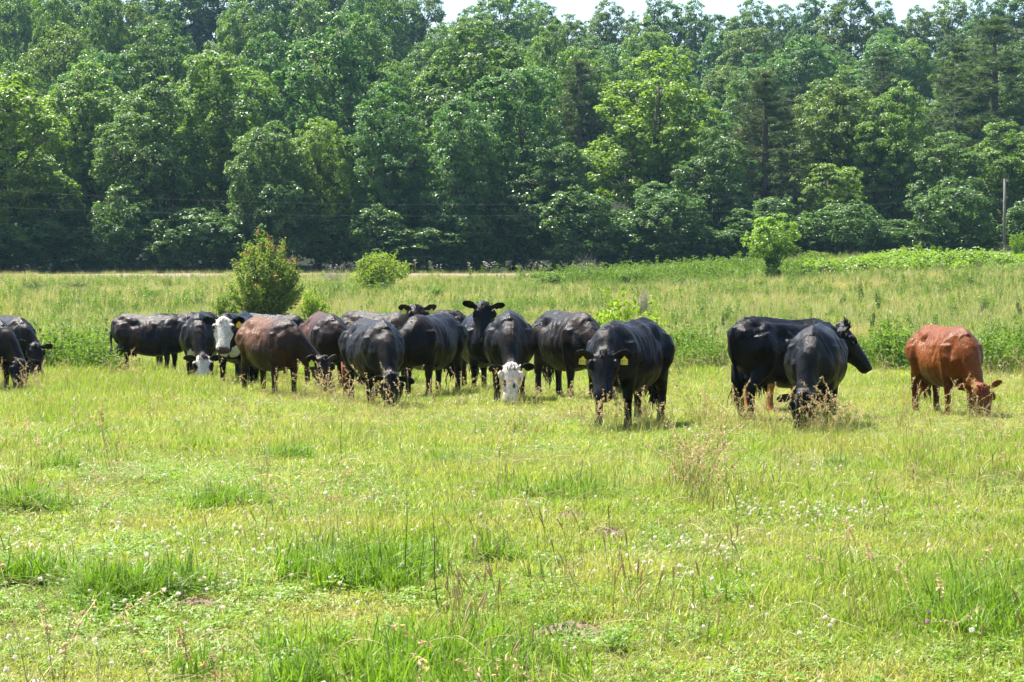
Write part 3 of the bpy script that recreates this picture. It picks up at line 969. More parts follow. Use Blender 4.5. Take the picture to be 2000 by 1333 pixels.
def broad_tree(seed, H=16.0, Rr=4.2, low=.03, lobes=34, dens=4.2, leaf=.205, zs=1.15, egg=.4, lob=(.20, .42), puff=(.30, .62), open_=0.06):
    """crown mesh and trunk mesh of a broadleaf tree of height H and crown radius Rr: big overlapping lobes,
    each covered with small puffs of leaf sprays"""
    rng = np.random.default_rng(seed)
    crown = MB()
    trunk = MB()
    zb, zt = H * low, H
    cz, hz_ = (zb + zt) / 2, (zt - zb) / 2
    L = []
    tries = 0
    while len(L) < lobes and tries < 6000:
        tries += 1
        lr = Rr * rng.uniform(*lob)
        d = sphere_pts(1, rng)[0]
        k = rng.uniform(.55, 1.0)
        p = np.array([d[0] * (Rr - lr) * k, d[1] * (Rr - lr) * k, cz + d[2] * max(.1, hz_ - lr * zs) * (.35 + .65 * k)])
        u = (p[2] - cz) / hz_
        p[:2] *= 1 - egg * max(0, u) ** 2 - .15 * max(0, -u) ** 2
        gap = .62 if tries < 3000 else .42
        if all(np.linalg.norm((p - q[0]) / np.array([1, 1, 1.1])) > gap * (lr + q[1]) * .75 for q in L):
            L.append((p, lr))
    top = max(p[2] + lr * zs for p, lr in L)
    for p, lr in L:
        p[2] += (H - top) * max(0, p[2] / H)
    sway = rng.normal(0, .25, 2) * Rr / 4
    tp = np.array([[0, 0, -.4], [0, 0, H * .08], [sway[0] * .5, sway[1] * .5, H * .3], [sway[0], sway[1], H * .55], [sway[0] * 1.2, sway[1] * 1.2, H * .82]])
    r0 = .017 * H + .03
    V, Q = tube(tp, [r0 * 1.25, r0, r0 * .8, r0 * .55, r0 * .16], 8)
    trunk.add(V, Q)
    for p, lr in L:
        h0 = np.clip(p[2] - np.linalg.norm(p[:2]) * .9 - .1 * H, H * .12, H * .75)
        b0 = np.array([np.interp(h0, tp[:, 2], tp[:, i]) for i in range(3)])
        m = (b0 + p) / 2 + np.array([0, 0, -.03 * H]) + rng.normal(0, .03 * Rr, 3)
        rb = r0 * np.interp(h0, [0, H], [.55, .12])
        V, Q = tube(np.array([b0, b0 * .6 + m * .4, m, p * .75 + m * .25, p]), np.array([1, .85, .6, .4, .18]) * rb, 5)
        trunk.add(V, Q)
        for q in range(4):
            e = p + sphere_pts(1, rng)[0] * lr * .85
            V, Q = tube(np.array([m * .3 + p * .7, (p + e) / 2, e]), np.array([.35, .22, .08]) * rb, 4)
            trunk.add(V, Q)
    C = np.array([p for p, _ in L])
    Rl = np.array([r for _, r in L])
    for i, (p, lr) in enumerate(L):
        pr = puff[0] * .5 + puff[1] * .5
        ns = int(dens * lr * lr * 4 / (pr * pr) * .30)
        d = sphere_pts(ns, rng)
        k3 = vnoise(d[:, 0] * 2 + 7 + i, d[:, 1] * 2 + d[:, 2] * 3 + 11, .55, seed % 7)
        c = p + d * lr * (.72 + .42 * k3 + rng.normal(0, .07, ns))[:, None] * np.array([1, 1, zs])
        inside = np.zeros(ns, bool)
        for j in range(len(L)):
            if j != i:
                inside |= (((c - C[j]) / np.array([1, 1, zs])) ** 2).sum(1) < (Rl[j] * .80) ** 2
        keep = ~inside & (c[:, 2] > .15) & (rng.random(ns) > open_ + .55 * (k3 < .26))
        for ci, di in zip(c[keep], d[keep]):
            cs = puff[0] + (puff[1] - puff[0]) * rng.random() ** 1.7
            nl = int(26 * (cs / pr) ** 2 * (pr / .48) ** 2 * (.28 / leaf) ** 2 * rng.uniform(.8, 1.25))
            q = sphere_pts(max(nl, 6), rng)
            flip = (q * (di + np.array([0, 0, .4]))).sum(1) < -.35
            q[flip] *= -1
            off = q * cs * rng.uniform(.5, 1.1, (len(q), 1)) * np.array([1, 1, .8])
            N = q * .55 + di * .30 + np.array([0, 0, .38]) + rng.normal(0, .40, (len(q), 3))
            leaf_quads(crown, ci + off, N, leaf, rng, aspect=.78, droop=.12)
    ni = 900
    P = np.stack([rng.uniform(-.5, .5, ni) * Rr, rng.uniform(-.5, .5, ni) * Rr, rng.uniform(zb + .05 * H, zt * .72, ni)], -1)
    leaf_quads(crown, P, rng.normal(0, 1, (ni, 3)) + np.array([0, 0, .6]), leaf * 1.3, rng)
    return crown.mesh('crown', M_leaf, smooth=False), trunk.mesh('trunk', M_bark)


def pine_tree(seed, H=17.0, Rr=3.2, low=.28, taper=.8, tuft=.55, per=34, whorls=17):
    rng = np.random.default_rng(seed)
    crown, trunk = MB(), MB()
    r0 = .014 * H + .04
    V, Q = tube([[0, 0, -.4], [.05, 0, H * .3], [.08, .05, H * .7], [.05, .03, H * .98]], [r0 * 1.2, r0, r0 * .6, r0 * .08], 8)
    trunk.add(V, Q)
    for w in range(whorls):
        t = w / (whorls - 1)
        z = H * (low + (1 - low) * t * .97)
        ln = Rr * ((1 - t) ** taper) * rng.uniform(.75, 1.15) + .35
        if t < .25:
            ln *= .6 + 1.6 * t
        for q in range(rng.integers(4, 7)):
            a = rng.uniform(0, 2 * np.pi)
            d = np.array([math.cos(a), math.sin(a), 0])
            l2 = ln * rng.uniform(.7, 1.15)
            e = np.array([0, 0, z]) + d * l2 + np.array([0, 0, l2 * rng.uniform(.0, .35)])
            m = np.array([0, 0, z]) + d * l2 * .5 + np.array([0, 0, l2 * .04])
            V, Q = tube([[0, 0, z], m, e], np.array([.05, .035, .012]) * (.5 + .5 * (1 - t)) * H / 15, 4)
            trunk.add(V, Q)
            nt = max(4, int(l2 * 4.2))
            for s_ in np.linspace(.3, 1.04, nt):
                c = (1 - s_) ** 2 * np.array([0, 0, z]) + 2 * (1 - s_) * s_ * m + s_ ** 2 * e + rng.normal(0, .16, 3) * np.array([1.6, 1.6, .8])
                n_ = per
                dv = sphere_pts(n_, rng)
                dv = dv * np.array([1, 1, .7]) + d * .5 + np.array([0, 0, .35])
                dv /= np.linalg.norm(dv, axis=1)[:, None]
                ln_ = tuft * rng.uniform(.6, 1.1, n_)
                wv = np.cross(dv, rng.normal(0, 1, (n_, 3)))
                wv /= np.linalg.norm(wv, axis=1)[:, None] + 1e-9
                wd = .022
                A = c + dv * .03
                Bq = c + dv * ln_[:, None]
                V = np.stack([A - wv * wd, A + wv * wd, Bq], 1).reshape(-1, 3)
                crown.add(V, np.arange(n_ * 3).reshape(-1, 3), rnd=np.repeat(rng.random(n_), 3))
    return crown.mesh('crown', M_needle, smooth=False), trunk.mesh('trunk', M_bark)


def bush(seed, H=2.0, Rr=1.6, n=3800, leaf=.13, mat=None, lumps=11, spiky=0.0, low=.05):
    rng = np.random.default_rng(seed)
    crown, trunk = MB(), MB()
    for q in range(9):
        a = rng.uniform(0, 2 * np.pi)
        e = np.array([math.cos(a) * Rr * .5, math.sin(a) * Rr * .5, H * rng.uniform(.5, .85)])
        V, Q = tube([[0, 0, -.15], e * .45 + np.array([0, 0, .05]), e], [.03 * H / 2, .022 * H / 2, .006], 4)
        trunk.add(V, Q)
    C, S = [], []
    for q in range(lumps):
        d = sphere_pts(1, rng)[0]
        rr = rng.uniform(.3, .75)
        C.append([d[0] * Rr * rr, d[1] * Rr * rr, H * (.48 + .02) + d[2] * H * .36])
        S.append(rng.uniform(.24, .42))
    C, S = np.array(C), np.array(S)
    k = rng.integers(0, lumps, n)
    d = sphere_pts(n, rng)
    rad = rng.uniform(.45, 1.05, n) ** .6
    P = C[k] + d * (S[k] * rad)[:, None] * np.array([Rr, Rr, H * .62])
    P[:, 2] = np.maximum(P[:, 2], H * low * rng.uniform(.5, 2, n))
    N = d * .6 + np.array([0, 0, .6]) + rng.normal(0, .45, (n, 3))
    leaf_quads(crown, P, N, leaf, rng, droop=.1)
    if spiky:
        m = int(n * .12)
        kk = rng.integers(0, lumps, m // 12 + 1)
        for q in kk:
            d0 = sphere_pts(1, rng)[0] * np.array([1, 1, .4]) + np.array([0, 0, .9])
            d0 /= np.linalg.norm(d0)
            b0 = C[q] + d0 * S[q] * np.array([Rr, Rr, H * .62]) * .9
            tt = rng.random(12)[:, None]
            P = b0 + d0 * tt * spiky + rng.normal(0, .03, (12, 3))
            leaf_quads(crown, P, rng.normal(0, 1, (12, 3)) + d0, leaf * .9, rng)
    return crown.mesh('foliage', mat or M_shrub, smooth=False), trunk.mesh('stem', M_bark)


def place(kind, crown, trunk, x, y, sxy, sz, rot, tint, label, cat='tree', group=None, parts=('crown', 'trunk'), zoff=0.0):
    e = empty(kind, (x, y, gz1(x, y) + zoff), rot)
    e.scale = (sxy, sxy, sz)
    tag(e, label, cat, group)
    for nm, me in zip(parts, (crown, trunk)):
        o = bpy.data.objects.new(nm, me)
        COL.objects.link(o)
        o.parent = e
        o.color = (*tint, 1)
    return e


HB, RB = 16.0, 4.2
BROAD = [broad_tree(11), broad_tree(12, lobes=28, lob=(.24, .46)), broad_tree(13, lobes=40, lob=(.18, .38)),
         broad_tree(14, lobes=38, lob=(.2, .36), leaf=.19), broad_tree(15, lobes=30, egg=.25, zs=1.0), broad_tree(16, lobes=34, lob=(.18, .46), egg=.55)]
OPEN = broad_tree(21, low=.16, lobes=30, lob=(.18, .34), leaf=.21, zs=.9, egg=.25, open_=.2)
HP, RP = 17.0, 3.2
PINES = [pine_tree(31), pine_tree(32, low=.34, taper=.55, Rr=3.0, whorls=14)]
UH, UR = 6.0, 2.6
UNDER = [broad_tree(41, UH, UR, low=.0, lobes=18, leaf=.19, puff=(.24, .48)), broad_tree(42, UH, UR, low=.0, lobes=16, lob=(.26, .48), leaf=.19, puff=(.26, .5)),
         broad_tree(43, UH, UR, low=.0, lobes=16, lob=(.22, .42), leaf=.2, puff=(.26, .5))]

rngT = np.random.default_rng(5)
LANDMARKS = [(40, 'the two cows at the left edge'), (130, 'the leafy weeds at left'), (215, 'the tail of the brownish black cow'), (290, 'the brownish black side on cow'), (345, 'the dark cow showing only its back'),
             (392, 'the cow with black eye patches'), (445, 'the cow with the all white face'), (514, 'the tall bush with reddish tips'), (580, 'the shoulder of the reddish brown cow'), (640, 'the dark brown cow with rusty flanks'),
             (690, 'the arched tail'), (740, 'the round bush'), (800, 'the cow with lime ear tags'), (866, 'the broad dark brown cow'), (947, 'the cow with its head held high'), (1003, 'the cow with the blotched face'),
             (1080, 'the dusty black cow'), (1150, 'the grey brown leafless shrub'), (1215, 'the spreading yellow green bush'), (1290, 'the rump of the numbered tag cow'), (1375, 'the gap in the middle of the herd'),
             (1440, 'the rump of the side on black cow'), (1510, 'the lone small tree'), (1590, 'the smaller grazing black cow'), (1665, 'the turned head of the side on cow'), (1730, 'the gap beside the rust coloured cow'),
             (1785, 'the feathery shrub'), (1840, 'the rust coloured cow'), (1900, 'the rust coloured head'), (1960, 'the utility pole'), (2010, 'the right picture edge')]
USED = set()


def above(px, row):
    if px < -25 or px > 2040:
        return None
    for lp, ph in sorted(LANDMARKS, key=lambda q: abs(q[0] - px)):
        if (row, ph) not in USED:
            USED.add((row, ph))
            return ph


HUE = {(1, 1, 1): 'mid green', (1.5, 1.35, .8): 'yellow green', (1.3, 1.25, .95): 'light green', (.75, .82, .8): 'dark green', (.85, 1.0, 1.1): 'bluish green', (1.15, 1.0, .8): 'olive green', (1.1, 1.1, .9): 'green'}


def slope_label(px, row, tint, noun='tree'):
    ph = above(px, row)
    if ph is None:
        return '%s of the wood beyond the picture edge' % noun, 'trees beyond the picture edge'
    return '%s %s %s above %s' % (HUE[tint], noun, row, ph), 'trees of the wooded slope'



def tree_at(px, ytop, d, wpx, v, tint, kind, label, group=None, rot=None):
    """a tree whose top stands at picture row ytop, crown wpx wide, at distance d"""
    x = wx(px, d)
    h = (HORIZON - ytop) * d / F + CAMZ - gz1(x, d)
    if v in ('p0', 'p1'):
        me, H0, R0 = PINES[int(v[1])], HP, RP
    elif v == 'o':
        me, H0, R0 = OPEN, HB * 1.0, RB * 1.1
    elif v[0] == 'u':
        me, H0, R0 = UNDER[int(v[1])], UH, UR
    else:
        me, H0, R0 = BROAD[int(v)], HB, RB
    sz = h / H0
    sxy = wpx * d / F / 2 / R0
    return place(kind, me[0], me[1], x, d, sxy, sz, rngT.uniform(0, 6.28) if rot is None else rot, tint, label, 'tree', group)


N_ = (1, 1, 1)
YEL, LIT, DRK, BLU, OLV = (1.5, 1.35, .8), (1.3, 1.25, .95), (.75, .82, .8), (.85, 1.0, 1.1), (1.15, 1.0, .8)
BT, PT = 'broadleaf_tree', 'pine_tree'
FRONT = [
    (10, 138, 152, 330, '0', YEL, BT, 'bright yellow green tree at the left edge of the wood'),
    (175, 128, 163, 250, '2', LIT, BT, 'pale green tree beside the yellow green tree at the left edge of the wood'),
    (300, 150, 155, 260, '3', N_, BT, 'feathery mid green tree of the front row, above the brownish black cow'),
    (435, 103, 160, 270, '1', LIT, BT, 'tall rounded pale topped tree behind the tall bush with reddish tips'),
    (520, 235, 151, 190, '4', N_, BT, 'lower dark tree straight behind the reddish tipped bush'),
    (622, 232, 152, 180, '5', YEL, BT, 'short tree with a yellow green cap, behind the gap between the two bushes'),
    (655, 28, 178, 280, '0', BLU, BT, 'tall bluish green tree rising behind the short yellow capped tree'),
    (752, 166, 153, 200, '3', BLU, BT, 'tree with glinting whitish leaves directly behind the round bush'),
    (935, 48, 176, 310, '2', N_, BT, 'broad domed tree, the tallest crown in the middle of the wood'),
    (905, 190, 152, 190, '5', BLU, BT, 'dark narrow tree right of the whitish leaved tree'),
    (1010, 128, 156, 230, '1', BLU, BT, 'glossy dark tree in front of the broad domed tree'),
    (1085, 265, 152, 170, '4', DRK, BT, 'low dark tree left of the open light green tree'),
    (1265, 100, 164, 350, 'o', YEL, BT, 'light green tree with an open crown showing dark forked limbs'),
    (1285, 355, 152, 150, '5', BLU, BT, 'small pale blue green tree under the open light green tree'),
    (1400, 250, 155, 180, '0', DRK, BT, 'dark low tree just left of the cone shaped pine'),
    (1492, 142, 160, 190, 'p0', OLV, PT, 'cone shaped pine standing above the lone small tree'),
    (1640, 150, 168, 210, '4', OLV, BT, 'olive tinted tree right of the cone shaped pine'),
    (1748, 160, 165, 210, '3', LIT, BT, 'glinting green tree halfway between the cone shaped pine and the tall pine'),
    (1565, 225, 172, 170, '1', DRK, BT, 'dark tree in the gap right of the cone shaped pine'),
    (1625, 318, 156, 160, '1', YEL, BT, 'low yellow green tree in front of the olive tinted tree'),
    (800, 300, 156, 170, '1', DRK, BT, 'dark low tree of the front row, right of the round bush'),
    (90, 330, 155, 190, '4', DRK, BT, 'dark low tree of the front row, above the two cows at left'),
    (1850, 262, 160, 190, '2', N_, BT, 'mid green tree behind the utility pole, on its left'),
    (1965, 240, 163, 210, '0', LIT, BT, 'mid green tree behind the utility pole, at the right edge'),
    (1940, 38, 182, 260, 'p1', (1.25, 1.25, 1), PT, 'tall spreading pine at the top right of the wood'),
    (1130, 120, 186, 150, 'p1', (1.3, 1.1, 1.3), PT, 'thin greyish tree in the gap beside the open light green tree'),
]
for f in FRONT:
    tree_at(*f, group='trees along the front of the wood')
# outside the frame, so that the wood goes on
for px, yt, w in ((-190, 110, 280), (-330, 140, 260), (2140, 150, 260), (2290, 120, 280)):
    tree_at(px, yt, 160, w, str(rngT.integers(0, 6)), N_, BT, 'broadleaf tree of the wood beyond the picture edge', 'trees beyond the picture edge')
# second row, up the slope
tints = [N_, LIT, DRK, BLU, OLV, (1.1, 1.1, .9)]


def filler(px, yt, d, w, v, row, noun='tree', tint=None, kind=BT):
    tint = tint or tints[rngT.integers(0, 6)]
    lb, gr = slope_label(px, row, tint, noun)
    return tree_at(px, yt, d, w, v, tint, kind, lb, gr)


for i, px in enumerate(np.linspace(-220, 2220, 30)):
    px = px + rngT.uniform(-30, 30)
    yt = 122 + rngT.uniform(-60, 60) - (40 if px < 700 else 0) + (30 if 1050 < px < 1900 else 0)
    d = rngT.uniform(188, 205)
    if 1540 < px < 1900 and i % 2:
        filler(px, yt - 20, d, 170, 'p0' if i % 4 == 1 else 'p1', 'behind the front row', 'pine', N_, PT)
    else:
        filler(px, yt, d, rngT.uniform(140, 225), str(rngT.integers(0, 6)), 'behind the front row')
for i, px in enumerate(np.linspace(-200, 2200, 31)):
    px = px + rngT.uniform(-30, 30)
    yt = (-25 if px < 850 else (50 if px < 1150 else 95)) + rngT.uniform(-35, 35)
    filler(px, yt, rngT.uniform(228, 256), rngT.uniform(120, 195), str(rngT.integers(0, 6)), 'halfway up the slope')
for i, px in enumerate(np.linspace(830, 2150, 22)):
    filler(px + rngT.uniform(-20, 20), 80 + rngT.uniform(-30, 26), rngT.uniform(268, 290), rngT.uniform(90, 150), str(rngT.integers(0, 6)), 'high on the slope')
# skyline
for px, yt, w in ((-150, -60, 190), (-30, -75, 190), (70, -70, 190), (160, -50, 170), (240, -18, 130), (320, -60, 180), (420, -80, 190), (530, -75, 190), (640, -80, 190),
                  (735, -60, 170), (815, -30, 125), (915, 14, 110), (985, -22, 150), (1045, 12, 110), (1115, 40, 110), (1180, 10, 95), (1240, 36, 80), (1290, -6, 110),
                  (1355, 16, 90), (1410, 38, 90), (1465, 8, 110), (1530, 24, 80), (1575, -4, 90), (1650, -14, 140), (1725, 14, 100), (1785, 24, 90), (1850, 6, 130),
                  (1920, 4, 100), (1985, -16, 130), (2080, -5, 140), (2180, 5, 150)):
    filler(px, yt - (11 if px > 1040 else 0), rngT.uniform(300, 322), w * 1.15, str(rngT.integers(0, 6)), 'on the skyline')
# saplings closing the foot of the wood; dark tint paints in the shade there
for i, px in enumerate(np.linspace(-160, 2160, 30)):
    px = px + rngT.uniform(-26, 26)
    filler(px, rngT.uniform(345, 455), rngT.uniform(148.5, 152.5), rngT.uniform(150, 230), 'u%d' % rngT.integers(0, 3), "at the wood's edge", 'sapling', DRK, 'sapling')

# ------------------------------------------------------------------ grass and herbs (scattered with geometry nodes)
SRC_N = [0]


def source_collection(name, meshes):
    c = bpy.data.collections.new(name)
    for i, me in enumerate(meshes):
        o = bpy.data.objects.new('%s_clump_%02d' % (name, i), me)
        c.objects.link(o)
    return c


def scatter(name, x, y, scl, coll, n_src, rng, tilt=.12, dz=0.0, label=None, sz=None):
    n = len(x)
    z = gz(x, y) + dz
    me = bpy.data.meshes.new(name)
    me.vertices.add(n)
    me.vertices.foreach_set('co', np.stack([x, y, z], -1).astype(np.float32).ravel())

    def attr(nm, typ, key, val):
        at = me.attributes.new(nm, typ, 'POINT')
        at.data.foreach_set(key, val)
    attr('pick', 'INT', 'value', rng.integers(0, n_src, n).astype(np.int32))
    rot = np.stack([rng.normal(0, tilt, n), rng.normal(0, tilt, n), rng.uniform(0, 6.283, n)], -1)
    attr('turn', 'FLOAT_VECTOR', 'vector', rot.astype(np.float32).ravel())
    s3 = np.stack([scl, scl, scl * (1 if sz is None else sz)], -1)
    attr('size', 'FLOAT_VECTOR', 'vector', s3.astype(np.float32).ravel())
    o = bpy.data.objects.new(name, me)
    COL.objects.link(o)
    ng = bpy.data.node_groups.new(name, 'GeometryNodeTree')
    ng.interface.new_socket('Geometry', in_out='INPUT', socket_type='NodeSocketGeometry')
    ng.interface.new_socket('Geometry', in_out='OUTPUT', socket_type='NodeSocketGeometry')
    N = ng.nodes
    gi, go = N.new('NodeGroupInput'), N.new('NodeGroupOutput')
    ip = N.new('GeometryNodeInstanceOnPoints')
    ci = N.new('GeometryNodeCollectionInfo')
    ci.inputs['Collection'].default_value = coll
    ci.inputs['Separate Children'].default_value = True
    ci.inputs['Reset Children'].default_value = True
    ip.inputs['Pick Instance'].default_value = True

    def named(nm, typ):
        a = N.new('GeometryNodeInputNamedAttribute')
        a.data_type = typ
        a.inputs['Name'].default_value = nm
        return a.outputs['Attribute']
    L = ng.links
    L.new(gi.outputs[0], ip.inputs['Points'])
    L.new(ci.outputs[0], ip.inputs['Instance'])
    L.new(named('pick', 'INT'), ip.inputs['Instance Index'])
    er = N.new('FunctionNodeEulerToRotation')
    L.new(named('turn', 'FLOAT_VECTOR'), er.inputs[0])
    L.new(er.outputs[0], ip.inputs['Rotation'])
    L.new(named('size', 'FLOAT_VECTOR'), ip.inputs['Scale'])
    L.new(ip.outputs[0], go.inputs[0])
    md = o.modifiers.new('scatter', 'NODES')
    md.node_group = ng
    tag(o, label, None, None, 'stuff')
    return o


def blades(mb, n, rng, rad, h, w, lean=.5, mat=0, seg=2, centre=(0, 0), flat=.0):
    """n grass blades in a disc"""
    a = rng.uniform(0, 6.283, n)
    r = rad * np.sqrt(rng.random(n))
    bx, by = np.cos(a) * r + centre[0], np.sin(a) * r + centre[1]
    hh = rng.uniform(h[0], h[1], n)
    az = rng.uniform(0, 6.283, n)
    ln = np.abs(rng.normal(0, lean, n)) + .05
    ww = rng.uniform(w[0], w[1], n) * .5
    tw = az + np.pi / 2 + rng.normal(0, .5, n)
    V, T = [], []
    ts = np.linspace(0, 1, seg + 1)
    for t in ts:
        f = ln * hh * t * t
        cx, cy, cz = bx + np.cos(az) * f, by + np.sin(az) * f, hh * (t - .38 * np.minimum(ln, 1.4) * t * t) + flat
        wd = ww * (1 - t ** 2.2) if t < 1 else ww * 0
        if t < 1:
            V += [np.stack([cx - np.cos(tw) * wd, cy - np.sin(tw) * wd, cz], -1), np.stack([cx + np.cos(tw) * wd, cy + np.sin(tw) * wd, cz], -1)]
            T += [t, t]
        else:
            V.append(np.stack([cx, cy, cz], -1))
            T.append(t)
    k = len(V)
    V = np.stack(V, 1).reshape(-1, 3)
    i0 = np.arange(n)[:, None] * k
    rn = np.repeat(rng.random(n), k)
    tp = np.tile(T, n)
    base = mb.nv
    q = []
    for s in range(seg - 1):
        q.append(i0 + np.array([2 * s, 2 * s + 1, 2 * s + 3, 2 * s + 2])[None])
    mb.add(V, i0 + np.array([2 * seg - 2, 2 * seg - 1, 2 * seg])[None], mat, rnd=rn, tip=tp)
    if q:
        mb.extra_faces(np.concatenate(q) + base, mat)


def tufts(seed, count, n, rad, h, w, lean, mat, seg=2, extra=None):
    out = []
    for i in range(count):
        rng = np.random.default_rng(seed * 100 + i)
        mb = MB()
        blades(mb, n, rng, rad, h, w, lean, 0, seg)
        mats = [mat]
        if extra:
            n2, h2, w2, l2, m2 = extra
            blades(mb, n2, rng, rad, h2, w2, l2, 1, 2)
            mats.append(m2)
        out.append(mb.mesh('tuft', mats, smooth=False))
    return out


def stalk(mb, rng, base, h, lean, az, head='panicle', mat_s=0, mat_h=1, thick=.0022, hl=.14):
    ts = np.linspace(0, 1, 6)
    P = np.stack([base[0] + np.cos(az) * lean * h * ts ** 2.3, base[1] + np.sin(az) * lean * h * ts ** 2.3, h * (ts - .30 * min(lean, 1.2) * ts ** 2.6)], -1)
    V, Q = tube(P, np.linspace(thick, thick * .55, 6), 3)
    rv = rng.random()
    mb.add(V, Q, mat_s, rnd=np.full(len(V), rv))
    if head == 'panicle':
        n = 16
        t = rng.uniform(1 - hl / h, 1.02, n)
        c = np.stack([np.interp(t, ts, P[:, i]) for i in range(3)], -1) + rng.normal(0, .009, (n, 3)) * np.linspace(1, .6, n)[:, None]
        d = P[-1] - P[-2]
        leaf_quads(mb, c, rng.normal(0, 1, (n, 3)), .026, rng, mat_h, aspect=.4)
    elif head == 'spike':
        q = np.linspace(1 - .08 / h, 1, 4)
        c = np.stack([np.interp(q, ts, P[:, i]) for i in range(3)], -1)
        V, Q = tube(c, np.array([.0028, .0044, .0042, .002]), 6)
        mb.add(V, Q, mat_h, rnd=np.full(len(V), rng.random()))


S_short = source_collection('short_grass', tufts(1, 6, 58, .13, (.045, .12), (.004, .008), .75, M_short, 2, (7, (.03, .12), (.003, .006), 1.2, M_straw)))
S_lush = source_collection('lush_grass', tufts(2, 4, 48, .14, (.12, .30), (.007, .014), .55, M_lush, 3))
S_mead = source_collection('meadow_grass', tufts(3, 5, 60, .34, (.12, .42), (.008, .017), .45, M_mead, 2, (14, (.25, .55), (.005, .010), .35, M_straw)))


def clover_clump(seed):
    rng = np.random.default_rng(seed)
    mb = MB()
    n = 26
    c = np.stack([rng.normal(0, .07, n), rng.normal(0, .07, n), rng.uniform(.03, .10, n)], -1)
    for k in range(3):
        a = rng.uniform(0, 6.28, n) if k == 0 else a + 2.094
        off = np.stack([np.cos(a), np.sin(a), np.zeros(n)], -1) * .011
        leaf_quads(mb, c + off, np.array([0, 0, 1.]) + rng.normal(0, .3, (n, 3)), .021, rng, aspect=.95)
    return mb.mesh('clover', [M_clover], smooth=False)


def clover_head(seed, mat):
    rng = np.random.default_rng(seed)
    mb = MB()
    h = rng.uniform(.10, .17)
    V, Q = tube([[0, 0, 0], [.004, .003, h * .6], [.008, .0, h]], .0014, 3)
    mb.add(V, Q, 0, rnd=np.full(len(V), .4))
    n = 42
    d = sphere_pts(n, rng)
    P = np.array([.008, 0, h]) + d * .0085
    leaf_quads(mb, P, np.cross(d, rng.normal(0, 1, (n, 3))), .0125, rng, 1, aspect=.5)
    return mb.mesh('flower', [M_stalk, mat], smooth=False)


S_clov = source_collection('clover', [clover_clump(i) for i in range(4)])
S_flow = source_collection('clover_flower', [clover_head(60 + i, M_flower) for i in range(4)])
S_pink = source_collection('red_clover', [clover_head(70 + i, M_pink) for i in range(2)])


def seed_clump(seed, n, h, lean, head, rad, ms=None, mh=None, thick=.0022):
    rng = np.random.default_rng(seed)
    mb = MB()
    az0 = rng.uniform(0, 6.28)
    for i in range(n):
        b = rng.normal(0, rad, 2)
        stalk(mb, rng, b, rng.uniform(*h), abs(rng.normal(lean, lean * .6)), az0 + rng.normal(0, 1.2), head, thick=thick)
    blades(mb, n * 3, rng, rad * 1.6, (.10, h[1] * .55), (.004, .008), .5, 0, 3)
    return mb.mesh('stalks', [ms or M_stalk, mh or M_seed], smooth=False)


S_seed = source_collection('seed_grass', [seed_clump(80 + i, 6, (.35, .72), .45, 'panicle', .08) for i in range(5)])
S_spik = source_collection('spike_grass', [seed_clump(90 + i, 5, (.22, .45), .18, 'spike', .09) for i in range(4)])


def straw_lie(seed):
    rng = np.random.default_rng(seed)
    mb = MB()
    for i in range(4):
        a = rng.uniform(0, 6.28)
        L = rng.uniform(.18, .6)
        b = rng.normal(0, .12, 2)
        b3 = np.array([b[0], b[1], .03])
        P = bez(b3, b3 + np.array([math.cos(a) * L * .3, math.sin(a) * L * .3, rng.uniform(.08, .2)]), b3 + np.array([math.cos(a + .2) * L * .7, math.sin(a + .2) * L * .7, rng.uniform(.08, .2)]), b3 + np.array([math.cos(a + .4) * L, math.sin(a + .4) * L, rng.uniform(0, .1)]), 9)
        V, Q = tube(P, np.linspace(.0017, .0007, 9), 3)
        mb.add(V, Q, 0, rnd=np.full(len(V), rng.random()))
    return mb.mesh('straw', [M_straw], smooth=False)


S_straw = source_collection('fallen_straw', [straw_lie(100 + i) for i in range(5)])


def weed_clump(seed, h=.7, n=100, leaf=.066, rad=.24):
    rng = np.random.default_rng(seed)
    mb = MB()
    for q in range(5):
        b = rng.normal(0, rad * .6, 2)
        hh = h * rng.uniform(.6, 1.1)
        e = b + rng.normal(0, .1, 2)
        P = np.array([[b[0], b[1], 0], [(b[0] + e[0]) / 2, (b[1] + e[1]) / 2, hh * .5], [e[0], e[1], hh]])
        V, Q = tube(P, [.006, .005, .002], 3)
        mb.add(V, Q, 0, rnd=np.full(len(V), .3))
        m = n // 5
        t = rng.uniform(.15, 1.05, m)
        c = np.stack([np.interp(t, [0, .5, 1], P[:, i]) for i in range(3)], -1)
        a = rng.uniform(0, 6.28, m)
        off = np.stack([np.cos(a), np.sin(a), np.zeros(m)], -1) * leaf * rng.uniform(.5, 1.3, (m, 1)) * (1.3 - .6 * t[:, None])
        leaf_quads(mb, c + off, np.array([0, 0, .8]) + off / leaf * .5 + rng.normal(0, .35, (m, 3)), leaf, rng, aspect=.55, droop=.15)
    return mb.mesh('weed', [M_weed], smooth=False)


S_weed = source_collection('leafy_weeds', [weed_clump(110 + i) for i in range(5)])

rngF = np.random.default_rng(9)
MOUNDS = [(1122, 8.33, .16, .07), (1112, 13.0, .13, .085), (1190, 12.1, .12, .08), (385, 9.15, .12, .05), (1830, 13.4, .13, .06)]


def frustum(y0, y1, dens, mx=.30, pad=1.2):
    """random ground points between two distances, dens per square metre, over the view cone and a margin"""
    area = mx * (y1 ** 2 - y0 ** 2) + 2 * pad * (y1 - y0)
    n = int(area * dens)
    y = np.sqrt(rngF.uniform(y0 ** 2, y1 ** 2, n))
    x = rngF.uniform(-1, 1, n) * (mx * y + pad)
    return x, y


